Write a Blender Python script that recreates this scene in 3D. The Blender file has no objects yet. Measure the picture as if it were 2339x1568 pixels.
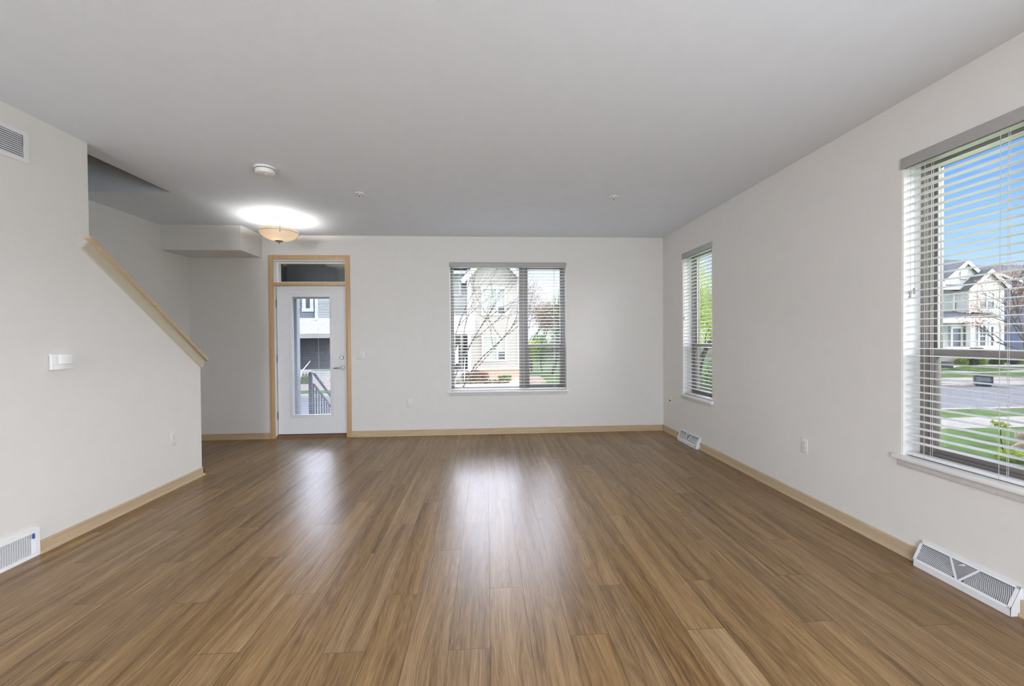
import bpy, bmesh, math, random
from mathutils import Vector, Matrix

# ------------------------------------------------------------------ scene, camera, sky, sun, large lamps, exposure
S = bpy.context.scene
COL = S.collection
W_PX, H_PX, F_PX = 2339, 1568, 944.9
CAM_H = 1.332
CR = Vector((0.99812, -0.06075, -0.00803))
CD = Vector((-0.00873, -0.01118, -0.99990))
CF = Vector((0.06066, 0.99809, -0.01169))
cam_data = bpy.data.cameras.new('camera')
cam = bpy.data.objects.new('camera', cam_data)
COL.objects.link(cam)
cam_data.sensor_fit = 'HORIZONTAL'
cam_data.sensor_width = 36.0
cam_data.lens = 36.0 * F_PX / W_PX
cam_data.clip_start = 0.02
cam_data.clip_end = 400
m3 = Matrix((CR, -CD, -CF)).transposed()
cam.matrix_world = Matrix.Translation((0, 0, CAM_H)) @ m3.to_4x4()
S.camera = cam

S.view_settings.view_transform = 'Standard'
S.view_settings.look = 'None'
S.view_settings.gamma = 1.0
S.view_settings.use_curve_mapping = False
S.view_settings.exposure = 0.0
S.cycles.use_denoising = True
S.cycles.max_bounces = 10
S.cycles.diffuse_bounces = 6
S.cycles.glossy_bounces = 4
S.cycles.transparent_max_bounces = 40
S.cycles.transmission_bounces = 6
S.cycles.sample_clamp_indirect = 4.0
S.cycles.caustics_reflective = False
S.cycles.caustics_refractive = False

world = bpy.data.worlds.new('sky')
S.world = world
world.use_nodes = True
wn, wl = world.node_tree.nodes, world.node_tree.links
wn.clear()
w_out = wn.new('ShaderNodeOutputWorld')
w_bg = wn.new('ShaderNodeBackground')
w_tc = wn.new('ShaderNodeTexCoord')
w_sep = wn.new('ShaderNodeSeparateXYZ')
w_ramp = wn.new('ShaderNodeValToRGB')
w_ramp2 = wn.new('ShaderNodeValToRGB')
w_mix = wn.new('ShaderNodeMix'); w_mix.data_type = 'RGBA'
w_map = wn.new('ShaderNodeMapRange')
w_noise = wn.new('ShaderNodeTexNoise')
w_cr = wn.new('ShaderNodeMapRange')
w_mapping = wn.new('ShaderNodeMapping')
w_cl = wn.new('ShaderNodeMix'); w_cl.data_type = 'RGBA'
wl.new(w_tc.outputs['Generated'], w_sep.inputs[0])


def ramp(node, stops):
    el = node.color_ramp.elements
    while len(el) > 1:
        el.remove(el[-1])
    el[0].position, el[0].color = stops[0][0], (*stops[0][1], 1)
    for p, c in stops[1:]:
        e = el.new(p)
        e.color = (*c, 1)


# clear blue sky to the east, paler and brighter to the north
ramp(w_ramp, [(0.0, (.62, .80, 1.0)), (.07, (.56, .77, 1.0)), (.16, (.36, .62, 1.0)), (.27, (.19, .43, 1.0)), (.42, (.13, .33, .95)), (1, (.12, .30, .85))])
ramp(w_ramp2, [(0.0, (.86, .92, 1.0)), (.15, (.82, .91, 1.05)), (.35, (1.1, 1.25, 1.5)), (1, (1.0, 1.15, 1.5))])
wl.new(w_sep.outputs['Z'], w_ramp.inputs[0])
wl.new(w_sep.outputs['Z'], w_ramp2.inputs[0])
w_map.inputs['From Min'].default_value = 0.72
w_map.inputs['From Max'].default_value = 0.30
w_map.inputs['To Min'].default_value = 0
w_map.inputs['To Max'].default_value = 1
wl.new(w_sep.outputs['X'], w_map.inputs['Value'])
wl.new(w_map.outputs[0], w_mix.inputs['Factor'])
wl.new(w_ramp.outputs[0], w_mix.inputs['A'])
wl.new(w_ramp2.outputs[0], w_mix.inputs['B'])
w_mapping.inputs['Scale'].default_value = (2.5, 2.5, 14)
wl.new(w_tc.outputs['Generated'], w_mapping.inputs[0])
wl.new(w_mapping.outputs[0], w_noise.inputs['Vector'])
w_noise.inputs['Scale'].default_value = 1.6
w_noise.inputs['Detail'].default_value = 6
w_cr.inputs['From Min'].default_value = .56
w_cr.inputs['From Max'].default_value = .85
w_cr.inputs['To Max'].default_value = .45
wl.new(w_noise.outputs[0], w_cr.inputs['Value'])
wl.new(w_cr.outputs[0], w_cl.inputs['Factor'])
wl.new(w_mix.outputs['Result'], w_cl.inputs['A'])
w_cl.inputs['B'].default_value = (.85, .9, 1, 1)
# bright sky patch added above the north roofs to light the floor and room
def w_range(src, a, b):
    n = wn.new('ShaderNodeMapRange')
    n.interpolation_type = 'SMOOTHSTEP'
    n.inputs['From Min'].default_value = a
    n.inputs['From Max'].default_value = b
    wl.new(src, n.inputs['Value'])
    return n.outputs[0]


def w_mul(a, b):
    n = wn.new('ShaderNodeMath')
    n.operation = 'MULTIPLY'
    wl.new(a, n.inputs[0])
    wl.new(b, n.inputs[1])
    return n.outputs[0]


w_north_patch = w_mul(w_mul(w_range(w_sep.outputs['Y'], .71, .80), w_range(w_sep.outputs['Z'], .20, .27)), w_range(w_sep.outputs['Z'], .72, .56))
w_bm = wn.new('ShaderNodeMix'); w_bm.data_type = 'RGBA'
wl.new(w_north_patch, w_bm.inputs['Factor'])
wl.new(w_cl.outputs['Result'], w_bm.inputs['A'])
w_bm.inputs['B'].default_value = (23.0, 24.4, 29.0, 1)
# and another bright patch added low in the south-east to light the right windows
w_se_patch = w_mul(w_mul(w_range(w_sep.outputs['X'], .25, .45), w_mul(w_range(w_sep.outputs['Y'], .50, .36), w_range(w_sep.outputs['Y'], -.80, -.55))), w_mul(w_range(w_sep.outputs['Z'], .02, .10), w_range(w_sep.outputs['Z'], .62, .45)))
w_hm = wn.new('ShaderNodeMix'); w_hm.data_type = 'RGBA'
wl.new(w_se_patch, w_hm.inputs['Factor'])
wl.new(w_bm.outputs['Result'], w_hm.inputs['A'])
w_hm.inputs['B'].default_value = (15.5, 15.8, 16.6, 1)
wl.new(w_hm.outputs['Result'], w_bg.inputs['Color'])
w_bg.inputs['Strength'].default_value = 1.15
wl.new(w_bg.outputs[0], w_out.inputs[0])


def lamp(name, kind, loc, rot, energy, color, **kw):
    d = bpy.data.lights.new(name, kind)
    d.energy = energy
    d.color = color
    for k, v in kw.items():
        setattr(d, k, v)
    o = bpy.data.objects.new(name, d)
    o.location = loc
    o.rotation_euler = rot
    COL.objects.link(o)
    return o


sun = lamp('sun', 'SUN', (0, 0, 30), (0, 0, 0), 1.2, (1, .95, .87), angle=math.radians(1.5))
sun.rotation_euler = Vector((0.42, 0.72, -0.62)).to_track_quat('-Z', 'Y').to_euler()
# added fill lamps behind the camera that brighten the room
lamp('rear_left_fill', 'AREA', (-2.70, -4.6, 1.30), (math.radians(90), 0, math.radians(-36)), 570, (.88, .955, 1.08), shape='RECTANGLE', size=3.4, size_y=2.2)
lamp('right_fill', 'AREA', (2.495, -.78, 1.10), (math.radians(90), 0, math.radians(90)), 115, (.88, .955, 1.08), shape='RECTANGLE', size=1.2, size_y=1.8)
lamp('rear_overhead_fill', 'AREA', (-0.15, -3.4, 2.70), (0, 0, 0), 150, (.87, .96, 1.09), shape='RECTANGLE', size=4.4, size_y=4.6)

# ------------------------------------------------------------------ helpers
XR, YB, XL, XS, H = 2.5137, 5.765, -2.8233, -3.944, 2.743
WT = 0.16
YREAR = -7.2


def at(px, py, axis, val):
    """Point of the place seen at a photo pixel, at a given distance along a world axis."""
    v = CR * ((px - W_PX / 2) / F_PX) + CD * ((py - H_PX / 2) / F_PX) + CF
    o = Vector((0, 0, CAM_H))
    t = (val - o[axis]) / v[axis]
    return o + v * t


def nmat(name):
    m = bpy.data.materials.new(name)
    m.use_nodes = True
    nt = m.node_tree
    b = nt.nodes['Principled BSDF']
    return m, nt, b


def setp(b, rough, spec, metal=0.0):
    b.inputs['Roughness'].default_value = rough
    b.inputs['Specular IOR Level'].default_value = spec
    b.inputs['Metallic'].default_value = metal


def mat(name, c, rough=.5, spec=.4, metal=0., var=.05, scale=30., bump=0., bscale=None, aniso=(1, 1, 1)):
    m, nt, b = nmat(name)
    setp(b, rough, spec, metal)
    tc = nt.nodes.new('ShaderNodeNewGeometry')
    mp = nt.nodes.new('ShaderNodeMapping')
    mp.inputs['Scale'].default_value = aniso
    nz = nt.nodes.new('ShaderNodeTexNoise')
    nz.inputs['Scale'].default_value = scale
    nz.inputs['Detail'].default_value = 4
    nt.links.new(tc.outputs['Position'], mp.inputs[0])
    nt.links.new(mp.outputs[0], nz.inputs['Vector'])
    rp = nt.nodes.new('ShaderNodeValToRGB')
    ramp(rp, [(.3, tuple(max(0, x * (1 - var)) for x in c)), (.7, tuple(min(1, x * (1 + var)) for x in c))])
    nt.links.new(nz.outputs[0], rp.inputs[0])
    nt.links.new(rp.outputs[0], b.inputs['Base Color'])
    if bump:
        n2 = nt.nodes.new('ShaderNodeTexNoise')
        n2.inputs['Scale'].default_value = bscale or scale
        n2.inputs['Detail'].default_value = 3
        nt.links.new(mp.outputs[0], n2.inputs['Vector'])
        bp = nt.nodes.new('ShaderNodeBump')
        bp.inputs['Strength'].default_value = bump
        bp.inputs['Distance'].default_value = .002
        nt.links.new(n2.outputs[0], bp.inputs['Height'])
        nt.links.new(bp.outputs[0], b.inputs['Normal'])
    return m


def wood(name, c, axis):
    """Pale maple with fine grain running along one axis."""
    sc = [38, 38, 38]
    sc[axis] = 1.6
    m, nt, b = nmat(name)
    setp(b, .38, .4)
    g = nt.nodes.new('ShaderNodeNewGeometry')
    mp = nt.nodes.new('ShaderNodeMapping')
    mp.inputs['Scale'].default_value = sc
    n1 = nt.nodes.new('ShaderNodeTexNoise')
    n1.inputs['Scale'].default_value = 1.6
    n1.inputs['Detail'].default_value = 8
    n1.inputs['Distortion'].default_value = .6
    rp = nt.nodes.new('ShaderNodeValToRGB')
    ramp(rp, [(.25, tuple(x * .86 for x in c)), (.5, c), (.78, tuple(min(1, x * 1.1) for x in c))])
    nt.links.new(g.outputs['Position'], mp.inputs[0])
    nt.links.new(mp.outputs[0], n1.inputs['Vector'])
    nt.links.new(n1.outputs[0], rp.inputs[0])
    nt.links.new(rp.outputs[0], b.inputs['Base Color'])
    return m


def floor_material():
    m, nt, b = nmat('vinyl_plank')
    N, L = nt.nodes, nt.links

    def math_(op, a, bb=None, c=None):
        n = N.new('ShaderNodeMath')
        n.operation = op
        for i, v in enumerate((a, bb, c)):
            if v is None:
                continue
            if isinstance(v, (int, float)):
                n.inputs[i].default_value = v
            else:
                L.new(v, n.inputs[i])
        return n.outputs[0]

    g = N.new('ShaderNodeNewGeometry')
    sp = N.new('ShaderNodeSeparateXYZ')
    L.new(g.outputs['Position'], sp.inputs[0])
    X, Y = sp.outputs['X'], sp.outputs['Y']
    PW, PL = .178, 1.219
    u = math_('DIVIDE', math_('ADD', X, 17.8 - .003), PW)
    ku = math_('FLOOR', u)
    fu = math_('FRACT', u)
    wn0 = N.new('ShaderNodeTexWhiteNoise'); wn0.noise_dimensions = '1D'
    L.new(ku, wn0.inputs['W'])
    jit = math_('MULTIPLY', wn0.outputs[0], .07)
    off = math_('ADD', math_('MULTIPLY', math_('SUBTRACT', ku, 100), .406), 3.385)
    v = math_('DIVIDE', math_('ADD', math_('SUBTRACT', Y, math_('ADD', off, jit)), 121.9), PL)
    kv = math_('FLOOR', v)
    fv = math_('FRACT', v)
    cmb = N.new('ShaderNodeCombineXYZ')
    L.new(ku, cmb.inputs[0]); L.new(kv, cmb.inputs[1])
    idn = N.new('ShaderNodeTexWhiteNoise'); idn.noise_dimensions = '3D'
    L.new(cmb.outputs[0], idn.inputs['Vector'])
    rid = idn.outputs['Value']
    sid = N.new('ShaderNodeSeparateColor')
    L.new(idn.outputs['Color'], sid.inputs[0])
    # plank-local coordinates, shifted per plank
    cx = math_('ADD', X, math_('MULTIPLY', sid.outputs[0], 37.0))
    cy = math_('ADD', Y, math_('MULTIPLY', sid.outputs[1], 53.0))
    # slow bend of the grain
    lowv = N.new('ShaderNodeCombineXYZ')
    L.new(math_('MULTIPLY', cx, 6.0), lowv.inputs[0]); L.new(math_('MULTIPLY', cy, 1.1), lowv.inputs[1])
    low = N.new('ShaderNodeTexNoise'); low.inputs['Scale'].default_value = 1.0; low.inputs['Detail'].default_value = 3
    L.new(lowv.outputs[0], low.inputs['Vector'])
    bend = math_('MULTIPLY', math_('SUBTRACT', low.outputs[0], .5), .07)
    gx = math_('ADD', cx, bend)
    sv = N.new('ShaderNodeCombineXYZ')
    L.new(math_('MULTIPLY', gx, 150.0), sv.inputs[0]); L.new(math_('MULTIPLY', cy, 3.4), sv.inputs[1])
    st = N.new('ShaderNodeTexNoise'); st.inputs['Scale'].default_value = 1.0; st.inputs['Detail'].default_value = 7; st.inputs['Roughness'].default_value = .68
    L.new(sv.outputs[0], st.inputs['Vector'])
    # cathedral rings
    rv = N.new('ShaderNodeCombineXYZ')
    L.new(math_('MULTIPLY', gx, 9.0), rv.inputs[0]); L.new(math_('MULTIPLY', cy, .75), rv.inputs[1])
    rn = N.new('ShaderNodeTexNoise'); rn.inputs['Scale'].default_value = 1.0; rn.inputs['Detail'].default_value = 1.5
    L.new(rv.outputs[0], rn.inputs['Vector'])
    ring = math_('FRACT', math_('MULTIPLY', rn.outputs[0], 15.0))
    ringd = math_('ABSOLUTE', math_('SUBTRACT', ring, .5))
    # broad tonal bands along the plank
    bv = N.new('ShaderNodeCombineXYZ')
    L.new(math_('MULTIPLY', gx, 20.0), bv.inputs[0]); L.new(math_('MULTIPLY', cy, .55), bv.inputs[1])
    bn = N.new('ShaderNodeTexNoise'); bn.inputs['Scale'].default_value = 1.0; bn.inputs['Detail'].default_value = 3
    L.new(bv.outputs[0], bn.inputs['Vector'])
    # short dark pores
    pv = N.new('ShaderNodeCombineXYZ')
    L.new(math_('MULTIPLY', gx, 420.0), pv.inputs[0]); L.new(math_('MULTIPLY', cy, 14.0), pv.inputs[1])
    pn = N.new('ShaderNodeTexNoise'); pn.inputs['Scale'].default_value = 1.0; pn.inputs['Detail'].default_value = 3
    L.new(pv.outputs[0], pn.inputs['Vector'])
    t = math_('ADD', math_('MULTIPLY', st.outputs[0], .46), math_('MULTIPLY', bn.outputs[0], .38))
    t = math_('ADD', t, math_('MULTIPLY', pn.outputs[0], .20))
    t = math_('ADD', t, math_('MULTIPLY', math_('SUBTRACT', ringd, .25), .11))
    t = math_('ADD', t, math_('MULTIPLY', math_('SUBTRACT', rid, .5), .07))
    rp = N.new('ShaderNodeValToRGB')
    ramp(rp, [(.36, FLOOR_DARK), (.475, FLOOR_MID), (.565, FLOOR_MID2), (.70, FLOOR_LIGHT)])
    L.new(t, rp.inputs[0])
    # warmer or greyer plank by plank
    hs = N.new('ShaderNodeHueSaturation')
    L.new(rp.outputs[0], hs.inputs['Color'])
    L.new(math_('ADD', math_('MULTIPLY', sid.outputs[2], .10), .93), hs.inputs['Saturation'])
    # fine bevel between the planks
    eu = math_('MULTIPLY', math_('MINIMUM', fu, math_('SUBTRACT', 1.0, fu)), PW)
    ev = math_('MULTIPLY', math_('MINIMUM', fv, math_('SUBTRACT', 1.0, fv)), PL)
    e = math_('MINIMUM', eu, ev)
    mr = N.new('ShaderNodeMapRange')
    mr.inputs['From Min'].default_value = .0004; mr.inputs['From Max'].default_value = .0016
    L.new(e, mr.inputs['Value'])
    mx = N.new('ShaderNodeMix'); mx.data_type = 'RGBA'
    L.new(mr.outputs[0], mx.inputs['Factor'])
    mx.inputs['A'].default_value = (.055, .036, .02, 1)
    L.new(hs.outputs[0], mx.inputs['B'])
    L.new(mx.outputs['Result'], b.inputs['Base Color'])
    h = math_('ADD', math_('ADD', math_('MULTIPLY', st.outputs[0], .35), math_('MULTIPLY', pn.outputs[0], .25)), math_('MULTIPLY', mr.outputs[0], .9))
    bp = N.new('ShaderNodeBump'); bp.inputs['Strength'].default_value = .32; bp.inputs['Distance'].default_value = .0012
    L.new(h, bp.inputs['Height'])
    L.new(bp.outputs[0], b.inputs['Normal'])
    rr = math_('ADD', math_('MULTIPLY', st.outputs[0], .16), FLOOR_ROUGH)
    L.new(rr, b.inputs['Roughness'])
    b.inputs['Specular IOR Level'].default_value = FLOOR_SPEC
    return m


FLOOR_DARK, FLOOR_MID, FLOOR_MID2, FLOOR_LIGHT = (.080, .042, .015), (.185, .107, .043), (.265, .160, .069), (.39, .260, .130)
FLOOR_ROUGH, FLOOR_SPEC = .23, .32


def glass_mat(name, tint=(1, 1, 1), r0=.04):
    m = bpy.data.materials.new(name)
    m.use_nodes = True
    nt = m.node_tree
    nt.nodes.clear()
    out = nt.nodes.new('ShaderNodeOutputMaterial')
    tr = nt.nodes.new('ShaderNodeBsdfTransparent')
    tr.inputs[0].default_value = (*tint, 1)
    gl = nt.nodes.new('ShaderNodeBsdfGlossy')
    gl.inputs['Roughness'].default_value = .0
    lw = nt.nodes.new('ShaderNodeLayerWeight')
    lw.inputs[0].default_value = .5
    pw = nt.nodes.new('ShaderNodeMath'); pw.operation = 'POWER'; pw.inputs[1].default_value = 5
    ml = nt.nodes.new('ShaderNodeMath'); ml.operation = 'MULTIPLY_ADD'; ml.inputs[1].default_value = 1 - r0; ml.inputs[2].default_value = r0
    mx = nt.nodes.new('ShaderNodeMixShader')
    nt.links.new(lw.outputs['Facing'], pw.inputs[0])
    nt.links.new(pw.outputs[0], ml.inputs[0])
    nt.links.new(ml.outputs[0], mx.inputs[0])
    nt.links.new(tr.outputs[0], mx.inputs[1])
    nt.links.new(gl.outputs[0], mx.inputs[2])
    nt.links.new(mx.outputs[0], out.inputs[0])
    return m


def shade_mat(name, c, trans, emit=0.):
    """Frosted glass of the ceiling lamp's bowl: lit through from its bulbs."""
    m, nt, b = nmat(name)
    setp(b, .35, .4)
    b.inputs['Base Color'].default_value = (*c, 1)
    tl = nt.nodes.new('ShaderNodeBsdfTranslucent')
    nz = nt.nodes.new('ShaderNodeTexNoise')
    nz.inputs['Scale'].default_value = 6
    rp = nt.nodes.new('ShaderNodeValToRGB')
    ramp(rp, [(.35, tuple(x * .95 for x in c)), (.7, c)])
    g = nt.nodes.new('ShaderNodeNewGeometry')
    nt.links.new(g.outputs['Position'], nz.inputs['Vector'])
    nt.links.new(nz.outputs[0], rp.inputs[0])
    nt.links.new(rp.outputs[0], tl.inputs[0])
    mx = nt.nodes.new('ShaderNodeMixShader')
    mx.inputs[0].default_value = trans
    out = nt.nodes['Material Output']
    nt.links.new(b.outputs[0], mx.inputs[1])
    nt.links.new(tl.outputs[0], mx.inputs[2])
    nt.links.new(mx.outputs[0], out.inputs[0])
    return m


def leaf_mat(name, c1, c2, scale=2.5):
    m, nt, b = nmat(name)
    setp(b, .55, .3)
    g = nt.nodes.new('ShaderNodeNewGeometry')
    nz = nt.nodes.new('ShaderNodeTexNoise')
    nz.inputs['Scale'].default_value = scale
    nz.inputs['Detail'].default_value = 5
    rp = nt.nodes.new('ShaderNodeValToRGB')
    ramp(rp, [(.35, c1), (.65, c2)])
    nt.links.new(g.outputs['Position'], nz.inputs['Vector'])
    nt.links.new(nz.outputs[0], rp.inputs[0])
    nt.links.new(rp.outputs[0], b.inputs['Base Color'])
    tl = nt.nodes.new('ShaderNodeBsdfTranslucent')
    nt.links.new(rp.outputs[0], tl.inputs[0])
    mx = nt.nodes.new('ShaderNodeMixShader'); mx.inputs[0].default_value = .35
    out = nt.nodes['Material Output']
    nt.links.new(b.outputs[0], mx.inputs[1]); nt.links.new(tl.outputs[0], mx.inputs[2]); nt.links.new(mx.outputs[0], out.inputs[0])
    return m


def screen_mat():
    """Fine insect screen: mostly open mesh."""
    m = bpy.data.materials.new('insect_mesh')
    m.use_nodes = True
    nt = m.node_tree
    b = nt.nodes['Principled BSDF']
    b.inputs['Base Color'].default_value = (.06, .06, .06, 1)
    b.inputs['Roughness'].default_value = .6
    tr = nt.nodes.new('ShaderNodeBsdfTransparent')
    mx = nt.nodes.new('ShaderNodeMixShader'); mx.inputs[0].default_value = .34
    nt.links.new(tr.outputs[0], mx.inputs[1]); nt.links.new(b.outputs[0], mx.inputs[2])
    nt.links.new(mx.outputs[0], nt.nodes['Material Output'].inputs[0])
    return m


class MB:
    """Collects shapes into one mesh."""

    def __init__(self):
        self.bm = bmesh.new()

    def box(self, x0, x1, y0, y1, z0, z1, bev=0., seg=2):
        if x0 > x1: x0, x1 = x1, x0
        if y0 > y1: y0, y1 = y1, y0
        if z0 > z1: z0, z1 = z1, z0
        r = bmesh.ops.create_cube(self.bm, size=1.0)
        vs = r['verts']
        for v in vs:
            v.co = Vector((x0 if v.co.x < 0 else x1, y0 if v.co.y < 0 else y1, z0 if v.co.z < 0 else z1))
        if bev:
            es = list({e for v in vs for e in v.link_edges})
            bmesh.ops.bevel(self.bm, geom=es, offset=bev, segments=seg, affect='EDGES', profile=.5)
        return self

    def face(self, pts):
        vs = [self.bm.verts.new(Vector(p)) for p in pts]
        return self.bm.faces.new(vs)

    def prism(self, poly, axis, a0, a1):
        """poly: 2-D points in the two axes other than `axis` (in x,y,z order), extruded a0..a1."""
        def P(p, a):
            q = list(p)
            q.insert(axis, a)
            return Vector(q)
        n = len(poly)
        lo = [self.bm.verts.new(P(p, a0)) for p in poly]
        hi = [self.bm.verts.new(P(p, a1)) for p in poly]
        fs = [self.bm.faces.new(lo), self.bm.faces.new(list(reversed(hi)))]
        for i in range(n):
            fs.append(self.bm.faces.new((lo[i], hi[i], hi[(i + 1) % n], lo[(i + 1) % n])))
        bmesh.ops.recalc_face_normals(self.bm, faces=fs)
        return self

    def tube(self, path, r0, r1=None, seg=8, cap=True):
        r1 = r0 if r1 is None else r1
        path = [Vector(p) for p in path]
        n = len(path)
        rings = []
        up = Vector((0, 0, 1))
        for i, p in enumerate(path):
            d = (path[min(i + 1, n - 1)] - path[max(i - 1, 0)]).normalized()
            a = d.cross(up if abs(d.z) < .95 else Vector((1, 0, 0))).normalized()
            b = d.cross(a)
            r = r0 + (r1 - r0) * i / max(1, n - 1)
            rings.append([self.bm.verts.new(p + a * (r * math.cos(2 * math.pi * k / seg)) + b * (r * math.sin(2 * math.pi * k / seg))) for k in range(seg)])
        for i in range(n - 1):
            for k in range(seg):
                self.bm.faces.new((rings[i][k], rings[i][(k + 1) % seg], rings[i + 1][(k + 1) % seg], rings[i + 1][k]))
        if cap:
            self.bm.faces.new(list(reversed(rings[0])))
            self.bm.faces.new(rings[-1])
        return self

    def lathe(self, prof, c=(0, 0, 0), axis=2, seg=40):
        """prof: (radius, height) pairs revolved about an axis through c."""
        c = Vector(c)
        def P(r, h, t):
            a, b = r * math.cos(t), r * math.sin(t)
            q = [a, b]
            q.insert(axis, h)
            return c + Vector(q)
        rings = []
        fs = []
        for r, h in prof:
            if r < 1e-6:
                rings.append([self.bm.verts.new(P(0, h, 0))])
            else:
                rings.append([self.bm.verts.new(P(r, h, 2 * math.pi * k / seg)) for k in range(seg)])
        for A, B in zip(rings, rings[1:]):
            for k in range(seg):
                j = (k + 1) % seg
                q = [A[k % len(A)], A[j % len(A)], B[j % len(B)], B[k % len(B)]]
                u = []
                for v in q:
                    if v not in u:
                        u.append(v)
                if len(u) > 2:
                    fs.append(self.bm.faces.new(u))
        bmesh.ops.recalc_face_normals(self.bm, faces=fs)
        return self

    def cut(self, co, no):
        """Throw away everything on the side `no` points to."""
        bmesh.ops.bisect_plane(self.bm, geom=self.bm.verts[:] + self.bm.edges[:] + self.bm.faces[:], plane_co=co, plane_no=no, clear_outer=True)
        return self

    def build(self, name, material, parent=None, smooth=True):
        me = bpy.data.meshes.new(name)
        bm = self.bm
        if smooth:
            for f in bm.faces:
                f.smooth = True
            for e in bm.edges:
                if len(e.link_faces) == 2 and e.calc_face_angle(0) > math.radians(32):
                    e.smooth = False
        bm.to_mesh(me)
        bm.free()
        if material is not None:
            me.materials.append(material)
        o = bpy.data.objects.new(name, me)
        COL.objects.link(o)
        if parent is not None:
            o.parent = parent
        return o


def thing(name, label, cat, loc=(0, 0, 0), rotz=0., group=None):
    o = bpy.data.objects.new(name, None)
    o.empty_display_size = .1
    COL.objects.link(o)
    o.location = loc
    o.rotation_euler = (0, 0, rotz)
    o['label'] = label
    o['category'] = cat
    if group:
        o['group'] = group
    return o


def tag(o, label, cat, group=None, kind=None):
    o['label'] = label
    o['category'] = cat
    if group: o['group'] = group
    if kind: o['kind'] = kind
    return o


def struct(o, label, cat):
    o['kind'] = 'structure'
    o['label'] = label
    o['category'] = cat
    return o


def copy_thing(root, loc, rotz, label):
    def cp(o, parent):
        c = o.copy()
        COL.objects.link(c)
        c.parent = parent
        for ch in [x for x in COL.objects if x.parent == o]:
            cp(ch, c)
        return c
    c = cp(root, None)
    c.location = loc
    c.rotation_euler = (0, 0, rotz)
    c['label'] = label
    return c


R_RIGHT, R_LEFT = -math.pi / 2, math.pi / 2      # local x = to the viewer's right along the wall, local y = into the wall

# ------------------------------------------------------------------ materials
M_WALL = mat('wall_paint', (.715, .698, .662), .62, .25, var=.012, scale=9, bump=.12, bscale=260)
M_CEIL = mat('ceiling_paint', (.76, .80, .85), .8, .15, var=.012, scale=7, bump=.25, bscale=320)
M_FLOOR = floor_material()
M_TRIMX = wood('maple_along_x', (.50, .375, .235), 0)
M_TRIMY = wood('maple_along_y', (.50, .385, .25), 1)
M_TRIMZ = wood('maple_upright', (.55, .36, .19), 2)
M_WHITE = mat('white_enamel', (.80, .80, .79), .35, .45, var=.015, scale=12)
M_DOOR = mat('door_paint', (.76, .765, .775), .38, .4, var=.015, scale=14)
M_PLASTIC = mat('white_plastic', (.78, .78, .76), .32, .45, var=.01, scale=40)
M_OUTLET = mat('outlet_plastic', (.72, .71, .685), .35, .4, var=.01, scale=40)
M_DARK = mat('dark_slot', (.03, .03, .03), .6, .2, var=.1)
M_GREYDARK = mat('duct_shadow_grey', (.16, .16, .165), .6, .2, var=.06)
M_VALANCE = mat('valance_vinyl', (.40, .392, .378), .4, .4, var=.015, scale=14)
M_SLAT = mat('blind_slat', (.86, .86, .855), .3, .4, var=.012, scale=14)
M_CORD = mat('blind_cord', (.62, .60, .57), .7, .2)
M_TASSEL = mat('tassel_plastic', (.42, .41, .39), .4, .4)
M_FRAME = mat('taupe_window_frame', (.235, .215, .20), .4, .4, var=.03, scale=14)
M_JAMB = mat('white_jamb', (.82, .815, .80), .45, .3, var=.012, scale=14)
M_STEEL = mat('brushed_nickel', (.62, .61, .59), .28, .5, 1.0, var=.05, scale=120, aniso=(1, 1, 8))
M_BRONZE = mat('dark_hinge_metal', (.18, .165, .15), .35, .5, .8, var=.05)
M_GLASS = glass_mat('window_glass')
M_GLASS2 = glass_mat('door_glass', (.93, .94, .95), .035)
M_SCREEN = screen_mat()
M_VENT = mat('vent_enamel', (.74, .745, .755), .35, .4, var=.012, scale=20)
M_BLUE = mat('blue_lever', (.03, .10, .30), .4, .4)
M_THRESH = mat('oak_threshold', (.19, .095, .045), .4, .4, var=.2, scale=14, aniso=(1, 30, 30))

# ------------------------------------------------------------------ room shell


def wall_sheet(name, u0, u1, z0, z1, t, holes, place, material, label):
    """A wall of thickness t with rectangular holes; place(u, d, z) gives world points, d = 0 on the room side."""
    us = sorted({u0, u1} | {h[0] for h in holes} | {h[1] for h in holes})
    zs = sorted({z0, z1} | {h[2] for h in holes} | {h[3] for h in holes})
    inh = lambda a, b: any(h[0] < a < h[1] and h[2] < b < h[3] for h in holes)
    mb = MB()
    solid = {}
    for i in range(len(us) - 1):
        for j in range(len(zs) - 1):
            solid[i, j] = not inh((us[i] + us[i + 1]) / 2, (zs[j] + zs[j + 1]) / 2)
    for (i, j), s in solid.items():
        if not s:
            continue
        a, b, c, d = us[i], us[i + 1], zs[j], zs[j + 1]
        mb.face([place(a, 0, c), place(b, 0, c), place(b, 0, d), place(a, 0, d)])
        mb.face([place(a, t, c), place(a, t, d), place(b, t, d), place(b, t, c)])
        for di, dj, q in ((-1, 0, ((a, c), (a, d))), (1, 0, ((b, c), (b, d))), (0, -1, ((a, c), (b, c))), (0, 1, ((a, d), (b, d)))):
            if not solid.get((i + di, j + dj), False):
                (p, r), (p2, r2) = q
                mb.face([place(p, 0, r), place(p2, 0, r2), place(p2, t, r2), place(p, t, r)])
    bmesh.ops.remove_doubles(mb.bm, verts=mb.bm.verts[:], dist=1e-5)
    bmesh.ops.recalc_face_normals(mb.bm, faces=mb.bm.faces[:])
    return struct(mb.build(name, material, smooth=False), label, 'wall')


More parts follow.
